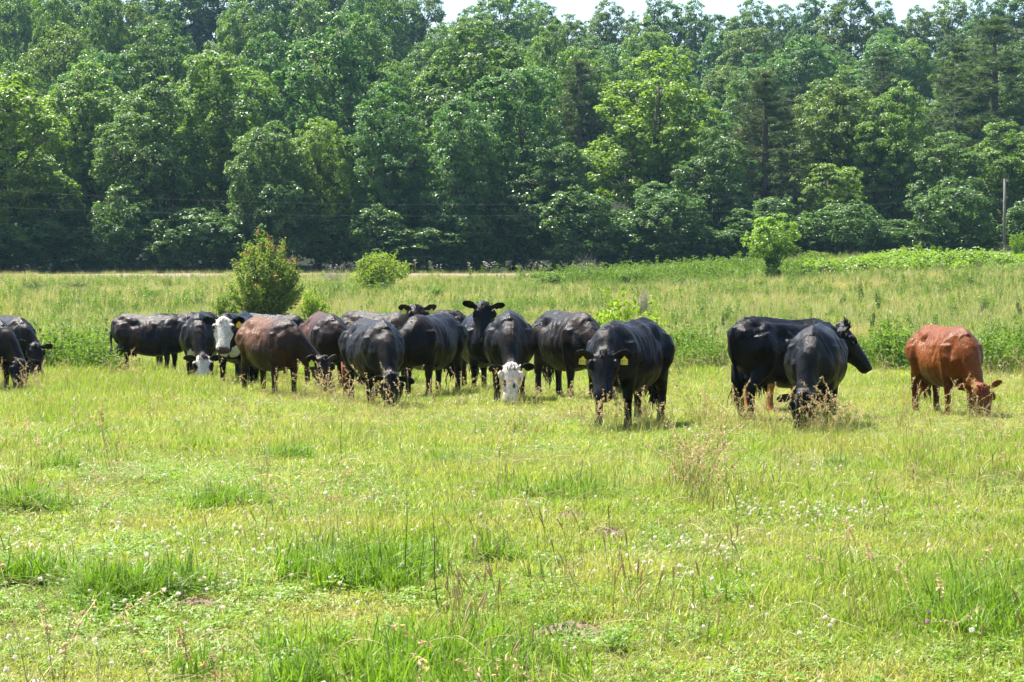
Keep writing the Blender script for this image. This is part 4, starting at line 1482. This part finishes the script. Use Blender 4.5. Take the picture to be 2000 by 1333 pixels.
def off_mounds(x, y, k=1.0):
    keep = np.ones(len(x), bool)
    for px, d, r, hgt in MOUNDS:
        keep &= ((x - wx(px, d)) / (r * 1.15)) ** 2 + ((y - d) / (r * 1.6)) ** 2 > k
    return keep


def lushness(x, y):
    return fnoise(x, y, 2.6, 11) * .6 + fnoise(x, y, 9, 12) * .4


def dryness(x, y):
    return fnoise(x, y, 3.1, 21) * .5 + fnoise(x, y, 12, 22) * .5


# short sward, near to far
xs_, ys_, ss_ = [], [], []
for y0, y1, dn, sc_ in ((5.2, 9, 150, .85), (9, 13, 118, .95), (13, 19, 84, 1.1), (19, 28, 56, 1.3), (28, 40, 34, 1.6), (40, 56, 15, 2.1)):
    x, y = frustum(y0, y1, dn)
    xs_.append(x); ys_.append(y); ss_.append(np.full(len(x), sc_) * rngF.uniform(.7, 1.3, len(x)))
x, y, s = map(np.concatenate, (xs_, ys_, ss_))
k = off_mounds(x, y)
x, y, s = x[k], y[k], s[k]
hz_s = .65 + .9 * sstep(.45, .75, lushness(x, y)) * rngF.uniform(.6, 1.2, len(x)) - .25 * sstep(.5, .3, lushness(x, y))
scatter('pasture_grass', x, y, s, S_short, 6, rngF, label='short yellow green pasture grass', sz=hz_s)

# lush clumps
x, y = frustum(5.2, 32, 14)
lu = lushness(x, y)
k = (lu > .60) & (rngF.random(len(x)) < .32 * sstep(.58, .74, lu)) & off_mounds(x, y)
x, y = x[k], y[k]
extra = []
for px, d, n_, r_ in ((245, 9.3, 20, .24), (330, 9.6, 10, .2), (450, 13.8, 16, .4), (30, 13.6, 18, .4), (740, 9.9, 30, .5), (690, 10.2, 18, .45), (800, 7.6, 26, .7), (880, 7.3, 20, .6), (700, 7.4, 16, .6), (1950, 8.3, 26, .45), (1880, 8.9, 20, .4),
                      (560, 18.5, 10, .3), (1120, 14.3, 24, .5), (40, 9.9, 10, .3)):
    extra.append(np.stack([wx(px, d) + rngF.normal(0, r_ * .5, n_), d + rngF.normal(0, r_ * .6, n_)], -1))
ex = np.concatenate(extra)
x, y = np.concatenate([x, ex[:, 0]]), np.concatenate([y, ex[:, 1]])
scatter('lush_grass', x, y, rngF.uniform(.4, .85, len(x)), S_lush, 4, rngF, label='taller lush green grass in clumps')

# dark tufts
ex = []
for px, d, n_, r_ in ((245, 9.35, 44, .30), (320, 9.7, 16, .28), (455, 13.9, 34, .34), (30, 13.7, 40, .40), (745, 10.0, 46, .42), (690, 10.4, 20, .34), (1120, 14.2, 36, .42), (985, 10.6, 9, .2), (1935, 8.6, 34, .36), (1985, 9.6, 26, .4),
                      (560, 18.4, 22, .3), (120, 17, 16, .35), (860, 17.5, 18, .4), (1640, 17, 16, .4), (1290, 18.6, 14, .4), (1850, 15.6, 16, .4), (180, 21.5, 16, .35), (390, 19.5, 14, .3), (60, 10.0, 22, .4)):
    ex.append(np.stack([wx(px, d) + rngF.normal(0, r_ * .32, n_), d + rngF.normal(0, r_ * .55, n_)], -1))
x, y = frustum(6, 26, 2.2)
k = vnoise(x, y, 1.7, 71) > .74
ex.append(np.stack([x[k], y[k]], -1))
ex = np.concatenate(ex)
S_dark = source_collection('dark_tufts', tufts(8, 4, 40, .11, (.07, .26), (.006, .013), 1.0, M_tuft, 3))
scatter('dark_grass_tufts', ex[:, 0], ex[:, 1], rngF.uniform(.6, 1.1, len(ex)), S_dark, 4, rngF, label='darker green grass tufts scattered in the pasture')

# clover
x, y = frustum(5.2, 24, 60)
cl = fnoise(x, y, 1.5, 31)
k = (rngF.random(len(x)) < .12 + .6 * sstep(.5, .7, cl)) & off_mounds(x, y)
x, y = x[k], y[k]
scatter('clover_patches', x, y, rngF.uniform(.5, .85, len(x)), S_clov, 4, rngF, label='low clover leaves among the grass')
x, y = frustum(5.2, 30, 34)
cl = fnoise(x, y, 1.5, 31) * .6 + vnoise(x, y, .5, 33) * .4
k = rngF.random(len(x)) < .5 * sstep(.5, .76, cl)
x, y = x[k], y[k]
extra = []
for px, d, n_, r_ in ((1620, 12.6, 70, .55), (1330, 11.0, 40, .4), (1290, 9.9, 18, .4), (480, 11.2, 40, .7), (430, 9.6, 30, .7), (150, 7.9, 30, .6), (1440, 13.0, 20, .4)):
    extra.append(np.stack([wx(px, d) + rngF.normal(0, r_ * .5, n_), d + rngF.normal(0, r_ * .7, n_)], -1))
ex = np.concatenate(extra)
x, y = np.concatenate([x, ex[:, 0]]), np.concatenate([y, ex[:, 1]])
scatter('white_clover_flowers', x, y, rngF.uniform(.5, .95, len(x)), S_flow, 4, rngF, tilt=.25, label='white clover flower heads dotted through the grass')
x, y = np.array([wx(p_, d_) for p_, d_ in ((1622, 19.8), (1890, 17.6), (1905, 17.4), (1812, 8.1), (1835, 8.3), (1440, 16.5), (1700, 14.2))]), np.array([19.8, 17.6, 17.4, 8.1, 8.3, 16.5, 14.2])
scatter('red_clover_flowers', x, y, rngF.uniform(.7, 1.0, len(x)), S_pink, 2, rngF, tilt=.2, label='pink clover flower heads here and there')

# seed grass, spikes and straw
x, y = frustum(5.4, 46, 1.7)
dr = dryness(x, y)
k = (rngF.random(len(x)) < .08 + .9 * sstep(.48, .66, dr) * sstep(8, 15, y)) & off_mounds(x, y)
x, y = x[k], y[k]
extra = []
for px, d, n_, r_ in ((1580, 22.0, 14, .5), (1625, 22.3, 7, .3), (1540, 22.0, 3, .4), (1350, 14.6, 9, .12), (1358, 13.4, 6, .1), (1175, 22.0, 6, .4), (1250, 22.4, 4, .4), (1310, 23.0, 3, .3), (760, 26.6, 12, .7), (690, 27.4, 6, .4), (630, 29.5, 9, .5),
                      (225, 40, 10, .25), (560, 31, 10, .7), (1850, 24.4, 6, .6), (1890, 24.6, 4, .4), (60, 33, 10, .5), (10, 32, 7, .4), (900, 29, 9, .8), (1040, 28.8, 7, .4), (1440, 22.6, 4, .3), (1480, 22.6, 4, .3)):
    extra.append(np.stack([wx(px, d) + rngF.normal(0, r_ * .6, n_), d + rngF.normal(0, r_ * .6, n_)], -1))
ex = np.concatenate(extra)
x, y = np.concatenate([x, ex[:, 0]]), np.concatenate([y, ex[:, 1]])
scatter('seed_grass', x, y, rngF.uniform(.55, 1.1, len(x)), S_seed, 5, rngF, tilt=.15, label='tall thin grass stalks with drooping tan seed heads')
x, y = frustum(5.4, 26, 1.0)
k = (rngF.random(len(x)) < .25 + .7 * sstep(.45, .6, dryness(x + 40, y)))
x, y = x[k], y[k]
ex = np.stack([wx(1000, 9.2) + rngF.normal(0, .5, 22), 9.2 + rngF.normal(0, .9, 22)], -1)
x, y = np.concatenate([x, ex[:, 0]]), np.concatenate([y, ex[:, 1]])
scatter('spike_grass', x, y, rngF.uniform(.55, 1.0, len(x)), S_spik, 4, rngF, label='grass stalks with short brown spikes')
xs_, ys_ = [], []
for y0, y1, dn in ((6, 12, 3.5), (12, 20, 7), (20, 34, 7), (34, 48, 4)):
    x, y = frustum(y0, y1, dn)
    k = (rngF.random(len(x)) < .12 + .88 * sstep(.40, .62, .5 * dryness(x + 7, y) + .5 * vnoise(x, y, 1.1, 44))) & off_mounds(x, y)
    xs_.append(x[k]); ys_.append(y[k])
x, y = np.concatenate(xs_), np.concatenate(ys_)
S_wisp = source_collection('wispy_grass', tufts(7, 5, 16, .13, (.14, .46), (.0022, .0042), .55, M_wisp, 3))
scatter('wispy_grass', x, y, rngF.uniform(.55, 1.1, len(x)), S_wisp, 5, rngF, label='thin wispy pale stems standing above the pasture grass', sz=rngF.uniform(.7, 1.15, len(x)))
x, y = frustum(5.2, 34, 9)
k = (rngF.random(len(x)) < .25 + .75 * sstep(.44, .62, dryness(x, y))) & off_mounds(x, y, .3)
x, y = x[k], y[k]
scatter('fallen_straw', x, y, rngF.uniform(.6, 1.2, len(x)), S_straw, 5, rngF, label='pale dry straw lying on the grass')

# meadow beyond the herd
xs_, ys_, ss_ = [], [], []
for y0, y1, dn, sc_ in ((43, 60, 9, .9), (60, 85, 7, 1.05), (85, 112, 5.2, 1.3), (112, 151, 4.6, 1.5)):
    x, y = frustum(y0, y1, dn, .32, 2)
    xs_.append(x); ys_.append(y); ss_.append(np.full(len(x), sc_) * rngF.uniform(.65, 1.25, len(x)))
x, y, s = map(np.concatenate, (xs_, ys_, ss_))
on_road = (np.abs(y - (140.5 + .02 * x + np.sin(x * .07))) < 2.3) & (x < 7)
thr = 40 + 12 * fnoise(x, y, 7, 81)
k = ~on_road & ~((y > 126) & (y < 143) & (((x < 1) & (x > -8)) | ((x < -19.5) & (x > -25.5))) & (rngF.random(len(x)) < .8)) & (rngF.random(len(x)) < sstep(0, 7, y - thr)) & (rngF.random(len(x)) < .5 + .8 * vnoise(x, y, 3.0, 83))
x, y, s = x[k], y[k], s[k]
s = s * np.where((y > 100) & (x < 8), .72, 1)
scatter('meadow_grass', x, y, s, S_mead, 5, rngF, label='tall tawny and green meadow grass on the rise behind the herd', sz=rngF.uniform(.6, 1.2, len(x)) * (.8 + .5 * fnoise(x, y, 8, 41)))

# leafy weeds
xs_, ys_, ss_ = [], [], []


def weeds(px, d, n_, rx_, ry_, s0, s1):
    xs_.append(wx(px, d) + rngF.normal(0, rx_ * .55, n_))
    ys_.append(d + rngF.normal(0, ry_ * .55, n_))
    ss_.append(rngF.uniform(s0, s1, n_))


def ragged(px, d, n_, w_, dep, s0, s1):
    for q in range(max(3, n_ // 14)):
        k_ = rngF.normal(0, .5)
        f_ = math.exp(-k_ * k_)
        weeds(px + k_ * w_ / d * F, d + rngF.normal(0, dep * .5), 14, rngF.uniform(.2, .5), rngF.uniform(.4, 1.0), s0 * .5, s0 * .5 + s1 * f_ * rngF.uniform(.4, .95))


ragged(140, 46, 320, .95, 2.6, .7, 1.9)
ragged(70, 50, 60, 1.0, 2.5, .6, 1.2)
for px, d, n_, rx_, s0, s1 in ((1745, 47, 170, .9, .8, 1.6), (1700, 49, 90, .9, .7, 1.3), (1960, 46, 180, .9, .8, 1.6), (1830, 50, 90, 1.2, .7, 1.3), (2060, 46, 90, 1, .8, 1.5), (1350, 48, 130, .7, .7, 1.4), (1340, 44, 50, .4, .6, 1.1), (1400, 52, 60, 1, .6, 1.0), (620, 50, 60, .8, .6, 1.1)):
    ragged(px, d, int(n_ * 1.25), rx_, 3.2, s0 * .8, s1 * 1.15)
# scattered over the rise
x, y = frustum(52, 146, 1.1, .32, 2)
w = fnoise(x, y, 9, 51)
k = rngF.random(len(x)) < .2 + .84 * sstep(.46, .64, w) * sstep(60, 85, y)
k &= ~((np.abs(y - (140.5 + .02 * x + np.sin(x * .07))) < 3.2) & (x < 7)) & ~((y > 124) & (y < 142) & (x < 1) & (x > -8))
xs_.append(x[k]); ys_.append(y[k]); ss_.append(rngF.uniform(.6, 1.4, k.sum()) * np.where((y[k] > 98) & (x[k] < 8), .62, 1))
# bright leafy bank in front of the wood on the right
for px, d, n_, rx_, s0, s1 in ((1240, 122, 300, 6, .8, 1.9), (1400, 122, 380, 6, .9, 2.1), (90, 104, 150, 5, .4, 1.2), (620, 98, 120, 4, .4, 1.2)):
    weeds(px, d, n_, rx_, 9, s0, s1)
x, y, s = map(np.concatenate, (xs_, ys_, ss_))
scatter('leafy_weeds', x, y, s, S_weed, 5, rngF, label='leafy green weeds in patches')
xs_, ys_, ss_ = [], [], []
for px, d, n_, rx_, s0, s1 in ((1640, 119, 420, 5.5, 1.3, 2.5), (1780, 121, 480, 5.5, 1.4, 2.7), (1920, 120, 420, 5, 1.2, 2.3), (2080, 121, 300, 5, 1.2, 2.3)):
    weeds(px, d, n_, rx_, 7, s0 * .8, s1)
x, y, s = map(np.concatenate, (xs_, ys_, ss_))
M_vine = leafy('vine_leaves', [(.10, .165, .018), (.145, .22, .022), (.19, .265, .03)], transl=.42)


def vine_clump(seed):
    rng = np.random.default_rng(seed)
    mb = MB()
    n = 170
    d = sphere_pts(n, rng)
    d[:, 2] = np.abs(d[:, 2])
    P = d * np.array([.42, .42, .52]) * rng.uniform(.55, 1.05, (n, 1))
    leaf_quads(mb, P, d + np.array([0, 0, .5]) + rng.normal(0, .4, (n, 3)), .10, rng, aspect=.8, droop=.1)
    return mb.mesh('vine', [M_vine], smooth=False)


S_vine = source_collection('vine_bank', [vine_clump(130 + i) for i in range(4)])
scatter('vine_bank', x, y, s * (.35 + .95 * fnoise(x, y, 4.5, 61)), S_vine, 4, rngF, label='bright green bank of leafy vines before the wood at right')

# ------------------------------------------------------------------ bare earth
M_dirt = plain('dry_earth', (.15, .112, .072), .95, .1, .4, 45)
LAB = ['pale bare earth mound in the near grass, ringed by spiked stalks', 'small bare earth patch in the middle of the near pasture, the farther of two', 'small bare earth patch in the middle of the near pasture, the nearer of two',
       'straw strewn bare patch between two lush tufts, lower left', 'small bare patch in short grass, right side of the pasture']
for (px, d, r_, hg), lb in zip(MOUNDS, LAB):
    mb = MB()
    rng = np.random.default_rng(int(px))
    nr, na = 9, 30
    rr = np.linspace(0.02, 1, nr)[:, None]
    aa = np.linspace(0, 6.2832, na, endpoint=False)[None]
    wob = 1 + .16 * np.sin(aa * 2 + px) + .1 * np.sin(aa * 5 + 2 * px)
    X, Y = rr * np.cos(aa) * r_ * wob, rr * np.sin(aa) * r_ * 1.35 * wob
    x0 = wx(px, d)
    Z = gz(X + x0, Y + d) - gz1(x0, d) + hg * .62 * (1 - rr ** 2) ** .8 * (1 + 0 * aa) + rng.normal(0, .007, (nr, na)) - .012 * rr ** 4
    Z[0] = Z[0].mean()
    mb.add(np.stack([X, Y, Z], -1).reshape(-1, 3), grid_faces(nr, na))
    nb = mb.nv
    o = mb.build('earth_mound', M_dirt)
    o.location = (x0, d, gz1(x0, d))
    tag(o, lb, 'earth mound', 'bare earth patches in the pasture')
    cb = MB()
    for q in range(60):
        a, t = rng.uniform(0, 6.28), rng.random() ** .7 * .95
        p = np.array([t * math.cos(a) * r_, t * math.sin(a) * r_ * 1.3, hg * .6 * (1 - t * t) ** .8 + .004])
        s_ = rng.uniform(.004, .012)
        dv = sphere_pts(6, rng) * .25 + np.array([(1, 0, 0), (-1, 0, 0), (0, 1, 0), (0, -1, 0), (0, 0, 1), (0, 0, -1)])
        cb.add(p + dv * s_, [[0, 2, 4], [2, 1, 4], [1, 3, 4], [3, 0, 4], [2, 0, 5], [1, 2, 5], [3, 1, 5], [0, 3, 5]])
    tag(cb.build('crumbs', M_dirt, o, smooth=False), kind='stuff')

# ------------------------------------------------------------------ tall single weeds near the camera
M_thist = leafy('thistle_green', [(.10, .14, .035), (.14, .17, .05)], transl=.3)


def tall_weed(px, d, h, label, leafy_=14, red=.5):
    rng = np.random.default_rng(int(px) + 5)
    x = wx(px, d)
    e = empty('tall_weed', (x, d, gz1(x, d) - .01))
    mb = MB()
    sw = rng.normal(0, .035, 4)
    P = np.array([[0, 0, 0], [sw[0] * .4, 0, h * .35], [sw[1], .01, h * .7], [sw[1] + sw[2], .0, h]])
    V, Q = tube(P, [.0036, .003, .0022, .001], 5)
    mb.add(V, Q, rnd=np.full(len(V), .2))
    mb.build('stem', M_thist, e)
    lb = MB()
    n = leafy_
    t = np.linspace(.08, 1, n)
    a = np.arange(n) * 2.4
    c = np.stack([np.interp(t, [0, .35, .7, 1], P[:, i]) for i in range(3)], -1)
    off = np.stack([np.cos(a), np.sin(a), .5 + 0 * a], -1) * (.04 * (1.15 - t))[:, None]
    leaf_quads(lb, c + off, np.stack([np.cos(a) * .6, np.sin(a) * .6, 1 + 0 * a], -1), .075 * (1.2 - t), rng, aspect=.25)
    lb.build('leaves', M_weed, e, smooth=False)
    tag(e, label, 'weed', 'tall single weeds in the pasture')


for px, d, h, lb in ((856, 8.9, .50, 'tall thin dark stemmed weed, nearest of the single weeds in the pasture'), (790, 9.6, .52, 'tall thin weed just left of the nearest dark stemmed weed'),
                     (826, 9.3, .36, 'short thin weed between the two tall dark stemmed weeds'), (668, 17.5, .62, 'bushy stemmed weed in the pasture below the reddish brown cow'), (1728, 12.4, .42, 'slender weed in the grass below the rust coloured cow'),
                     (1440, 12.8, .40, 'slender weed among white clover, below the side on black cow')):
    tall_weed(px, d, h, lb)

# ------------------------------------------------------------------ shrubs in the field
def shrub(px, ytop, d, wpx, mesh, H0, R0, tint, label, kind='shrub', cat='shrub', group='shrubs in the meadow'):
    x = wx(px, d)
    h = (HORIZON - ytop) * d / F + CAMZ - gz1(x, d)
    return place(kind, mesh[0], mesh[1], x, d, wpx * d / F / 2 / R0, h / H0, rngT.uniform(0, 6.28), tint, label, cat, group, parts=('foliage', 'stem'))


M_tip = leafy('bush_leaves', [(.06, .10, .022), (.09, .14, .03), (.14, .18, .04), (.26, .16, .06)], [0, .5, .86, 1], transl=.4, objcol=True)


M_red = leafy('reddish_tips', [(.22, .15, .035), (.27, .14, .045), (.30, .12, .05)], transl=.4, tmul=(1.3, 1, .8))


def big_bush(seed=201, H=3.7, Rr=1.55):
    rng = np.random.default_rng(seed)
    crown, trunk = MB(), MB()
    for q in range(64):
        a = rng.uniform(0, 6.28)
        t = rng.random() ** .6 * (1.12 if q % 5 == 0 else 1)
        e = np.array([math.cos(a) * Rr * .8 * t, math.sin(a) * Rr * .8 * t, H * (1.0 - .52 * t ** 1.7) * rng.uniform(.60, 1.0)])
        P = np.array([[e[0] * .08, e[1] * .08, -.1], [e[0] * .45, e[1] * .45, e[2] * .45], [e[0] * .82, e[1] * .82, e[2] * .8], e])
        V, Q = tube(P, [.03, .022, .012, .003], 4)
        trunk.add(V, Q)
        for z in np.linspace(.22, 1.0, 26):
            c = np.array([np.interp(z, [0, .45, .8, 1], P[:, i]) for i in range(3)])
            n = 15
            dv = sphere_pts(n, rng)
            o = dv * rng.uniform(.05, .30, (n, 1)) * (1.15 - .75 * z) * 1.15
            leaf_quads(crown, c + o + np.array([0, 0, .02]), dv * .5 + np.array([0, 0, .7]) + rng.normal(0, .4, (n, 3)), .075, rng, int(z > .97 and q % 5 < 2), aspect=.55, droop=.1)
    n = 2400
    d = sphere_pts(n, rng)
    P = d * np.array([Rr * .72, Rr * .72, H * .36]) * rng.uniform(.6, 1.0, (n, 1)) + np.array([0, 0, H * .37])
    leaf_quads(crown, P, d + rng.normal(0, .5, (n, 3)) + np.array([0, 0, .4]), .10, rng, aspect=.6)
    return crown.mesh('foliage', [M_tip, M_red], smooth=False), trunk.mesh('stem', M_bark)


BIG = big_bush()
shrub(514, 440, 72, 205, BIG, 3.7, 1.55, (1.65, 1.6, 1.1), 'tall leafy bush with reddish tips rising behind the herd', 'bush', 'bush')
RND = bush(211, 1.9, 1.65, 7500, .115, M_shrub, 30, spiky=.22, low=.0)
shrub(740, 500, 104, 136, RND, 1.9, 1.65, (1.7, 1.5, .9), 'round yellow green bush beside the dirt road', 'bush', 'bush')
LONE = broad_tree(229, 3.7, 1.75, low=.30, lobes=30, leaf=.12, puff=(.12, .34), lob=(.14, .32), egg=.6, zs=.7, open_=.3, dens=3.4)


def lone_tree():
    px, d = 1510, 112
    x = wx(px, d)
    h = (HORIZON - 420) * d / F + CAMZ - gz1(x, d)
    e = place('small_tree', LONE[0], LONE[1], x, d, 136 * d / F / 2 / 1.85, h / 3.7, 1.1, (1.9, 1.75, .9), 'lone small bright green tree with a vine wrapped trunk in the meadow', 'tree', None)
    v = bush(222, 1.5, .55, 1500, .12, M_leaf, 8)
    o = bpy.data.objects.new('trunk_vine', v[0])
    COL.objects.link(o)
    o.parent = e
    o.color = (.8, .9, .8, 1)


lone_tree()
SUM = bush(231, 1.5, 1.3, 2600, .13, M_shrub, 12, spiky=.35)
shrub(1215, 588, 41, 180, SUM, 1.5, 1.3, (1.9, 1.75, .8), 'spreading yellow green bush behind the big cow with numbered tags', 'bush', 'bush')
shrub(1150, 572, 44, 60, bush(232, 1.6, .5, 420, .10, M_shrub, 6, spiky=.3), 1.6, .5, (1.3, 1.4, .8), 'thin leafy sapling left of the spreading yellow green bush', 'bush', 'bush')
YSH = [bush(241 + i, 1.3, 1.0, 1300, .11, M_shrub, 9, spiky=.2) for i in range(3)]
shrub(610, 568, 66, 90, YSH[0], 1.3, 1.0, (1.5, 1.4, .8), 'low light green bush right of the tall bush with reddish tips', 'bush', 'bush')
shrub(440, 575, 71, 60, YSH[1], 1.3, 1.0, (1.0, 1.0, .9), 'low grey green bush hugging the left of the tall bush', 'bush', 'bush')
shrub(320, 545, 106, 84, YSH[2], 1.3, 1.0, (1.3, 1.05, .7), 'tawny yellow shrub near the road, left of the tall bush')
shrub(65, 549, 98, 76, YSH[0], 1.3, 1.0, (.75, .72, .8), 'grey green shrub at the far left of the meadow')
shrub(150, 550, 100, 90, YSH[1], 1.3, 1.0, (.7, .68, .75), 'grey green shrub in the meadow, right of the far left shrub')
shrub(1785, 476, 128, 62, YSH[2], 1.3, 1.0, (1.5, 1.5, .9), 'rounded feathery shrub on top of the vine bank')
shrub(1990, 455, 126, 50, YSH[0], 1.3, 1.0, (1.5, 1.5, .9), 'pale leafy shrub at the right edge beside the utility pole')
shrub(1600, 490, 126, 80, YSH[1], 1.3, 1.0, (1.3, 1.2, .9), 'low tawny green shrub right of the lone small tree')
shrub(1830, 478, 130, 40, YSH[1], 1.3, 1.0, (1.1, 1.2, .9), 'small shrub between the feathery shrub and the utility pole')
SAP = [bush(251 + i, 1.0, .32, 330, .075, M_shrub, 7, spiky=.25) for i in range(2)]
GS = 'small dark green sprouts in the tawny meadow'
for i, (px, yt, d, w, lb) in enumerate(((1680, 548, 86, 18, 'thin upright dark sprout in the tawny grass, farthest of those at right'), (1715, 562, 80, 24, 'short dark sprout right of the thin farthest one'), (1645, 570, 82, 20, 'short dark sprout left of the thin farthest one'),
                                       (1704, 598, 66, 22, 'green sprout above the turned head of the side on black cow'), (1824, 612, 60, 22, 'upright sprout above the rump of the rust coloured cow'), (1790, 628, 56, 26, 'leafy sprout touching the rump of the rust coloured cow'),
                                       (1920, 578, 78, 24, 'dark sprout in the tawny grass above the withers of the rust coloured cow'), (1990, 580, 76, 24, 'dark sprout by the right edge of the meadow'), (1415, 595, 68, 26, 'low sprout above the rump of the side on black cow'), (240, 585, 80, 18, 'dark sprout left of the tall bush'))):
    shrub(px, yt, d, w, SAP[i % 2], 1.0, .32, (.8, 1.0, .9), lb, 'sprout', 'sprout', GS)


def dead_shrub(px, ytop, d, wpx, label, seed):
    rng = np.random.default_rng(seed)
    x = wx(px, d)
    h = (HORIZON - ytop) * d / F + CAMZ - gz1(x, d)
    r_ = wpx * d / F / 2
    mb = MB()
    for q in range(60):
        a = rng.uniform(0, 6.28)
        t = rng.random() ** .6
        e = np.array([math.cos(a) * r_ * t, math.sin(a) * r_ * t, h * rng.uniform(.5, 1.0) * (1 - .3 * t)])
        b = e * np.array([.25, .25, 0])
        m = (b + e) / 2 + rng.normal(0, .08, 3) * r_
        V, Q = tube([b, m, e], [.009, .006, .003], 3)
        mb.add(V, Q)
        for w in range(3):
            s_ = m + (e - m) * rng.random()
            V, Q = tube([s_, s_ + rng.normal(0, .22, 3) * r_ + np.array([0, 0, .1 * h])], [.005, .002], 3)
            mb.add(V, Q)
    o = mb.build('dead_shrub', M_dead)
    o.location = (x, d, gz1(x, d))
    tag(o, label, 'dead shrub', 'leafless grey shrubs')


dead_shrub(655, 524, 118, 70, 'grey leafless shrub between the tall bush and the round bush', 301)
dead_shrub(1148, 497, 128, 76, 'grey brown leafless shrub at the road end in front of the wood', 302)
dead_shrub(1258, 556, 76, 34, 'small grey leafless shrub above the big cow with numbered tags', 303)
dead_shrub(1960, 472, 134, 56, 'pinkish grey leafless shrub at the foot of the utility pole', 304)

for q, (px, yt, d, w, tn, lb) in enumerate(((300, 566, 92, 60, (.9, 1.0, .8), 'low green shrub in the meadow, just below the tawny yellow shrub'), (385, 580, 86, 50, (1.1, 1.1, .8), 'low light green shrub left of the tall bush'), (660, 552, 100, 90, (1.1, 1.15, .8), 'low spreading green shrub in front of the round bush, to its left'),
                                              (850, 560, 92, 60, (1.1, 1.2, .8), 'low green shrub in the meadow above the broad dark brown cow'), (1060, 530, 112, 100, (1.0, 1.1, .8), 'low green shrub in the meadow near the road end'), (1330, 540, 104, 90, (1.0, 1.1, .8), 'low green shrub halfway between the road end and the lone small tree'),
                                              (1230, 528, 114, 90, (1.1, 1.15, .8), 'low green shrub above the spreading yellow green bush'), (1880, 540, 100, 60, (.9, 1.0, .8), 'low green shrub on the tawny grass above the rust coloured cow'))):
    shrub(px, yt, d, w, YSH[q % 3], 1.3, 1.0, tn, lb)

# white umbels along the road
UMB = []
M_umbel = plain('white_umbels', (.78, .78, .72), .8, .1)
for i in range(2):
    rng = np.random.default_rng(400 + i)
    sb, fb = MB(), MB()
    for q in range(4):
        b = rng.normal(0, .12, 2)
        h_ = rng.uniform(.6, 1.0)
        V, Q = tube([[b[0], b[1], 0], [b[0] * 1.2, b[1] * 1.2, h_ * .6], [b[0] * 1.5, b[1] * 1.5, h_]], [.01, .008, .005], 3)
        sb.add(V, Q, rnd=np.full(len(V), .5))
        n = 16
        P = np.array([b[0] * 1.5, b[1] * 1.5, h_]) + np.stack([rng.normal(0, .05, n), rng.normal(0, .05, n), rng.normal(0, .012, n)], -1)
        leaf_quads(fb, P, np.array([0, 0, 1.]) + rng.normal(0, .5, (n, 3)), .035, rng, aspect=.9)
    UMB.append((fb.mesh('flower_heads', M_umbel, smooth=False), sb.mesh('stem', M_stalk)))
for i in range(26):
    px = rngT.choice([rngT.uniform(790, 1080), rngT.uniform(0, 300), rngT.uniform(600, 680)], p=[.6, .3, .1])
    d = 145 + rngT.uniform(-.6, 1.2)
    x = wx(px, d)
    e = empty('wild_carrot', (x, d, gz1(x, d)), rngT.uniform(0, 6.28))
    s_ = rngT.uniform(.7, 1.2)
    e.scale = (s_, s_, s_)
    tag(e, 'white flowering weed on the far verge of the dirt road', 'wildflower', 'white wildflowers along the far verge of the dirt road')
    for nm, me in zip(('flower_heads', 'stem'), UMB[i % 2]):
        o = bpy.data.objects.new(nm, me)
        COL.objects.link(o)
        o.parent = e

# ------------------------------------------------------------------ utility pole and wires
def pole(px, ytop, d, label):
    x = wx(px, d)
    z0 = gz1(x, d)
    h = (HORIZON - ytop) * d / F + CAMZ - z0
    e = empty('utility_pole', (x, d, z0))
    mb = MB()
    V, Q = tube([[0, 0, -.5], [0, 0, h * .5], [.02, 0, h]], [.115, .10, .085], 12)
    mb.add(V, Q)
    mb.build('pole_shaft', M_pole, e)
    ib = MB()
    for zz in (h - .12, h - 1.25):
        V, Q = tube([[.10, -.02, zz - .06], [.16, -.03, zz - .06], [.16, -.03, zz + .05]], [.02, .03, .035], 6)
        ib.add(V, Q)
    ib.build('insulator', plain('porcelain', (.5, .5, .48), .3, .5), e)
    tag(e, label, 'utility pole')
    return np.array([x + .16, d - .03, z0 + h - .06]), np.array([x + .16, d - .03, z0 + h - 1.19])


pt, pb = pole(1961, 350, 136, 'bare wooden utility pole standing before the wood at the right')
pl = [(HORIZON - yy) * 112 / F + CAMZ for yy in (352, 392)]
for a, zl, lb in ((pt, pl[0], 'upper power line strung across the wood'), (pb, pl[1], 'lower power line strung across the wood')):
    b = np.array([wx(-300, 112), 112, zl])
    t = np.linspace(0, 1, 40)[:, None]
    P = a * (1 - t) + b * t
    P[:, 2] -= 4 * (1.55 if a is pt else 1.1) * (t * (1 - t))[:, 0]
    V, Q = tube(P, .0055, 5)
    mb = MB()
    mb.add(V, Q)
    tag(mb.build('power_line', M_wire), lb, 'power line', 'power lines')

# ------------------------------------------------------------------ thin summer haze over the whole place
hm = bpy.data.materials.new('haze')
hm.use_nodes = True
hn = hm.node_tree.nodes
hn.remove(hn['Principled BSDF'])
pv = hn.new('ShaderNodeVolumePrincipled')
pv.inputs['Color'].default_value = (.42, .74, 1.0, 1)
pv.inputs['Density'].default_value = .00012
pv.inputs['Anisotropy'].default_value = .1
hm.node_tree.links.new(pv.outputs[0], hn['Material Output'].inputs['Volume'])
mb = MB()
x0, x1, y0, y1, z0, z1 = -1520, 1520, -50, 2520, -24, 75
mb.add([(x0, y0, z0), (x1, y0, z0), (x1, y1, z0), (x0, y1, z0), (x0, y0, z1), (x1, y0, z1), (x1, y1, z1), (x0, y1, z1)],
       [(0, 3, 2, 1), (4, 5, 6, 7), (0, 1, 5, 4), (1, 2, 6, 5), (2, 3, 7, 6), (3, 0, 4, 7)])
tag(mb.build('haze', hm, smooth=False), kind='stuff')
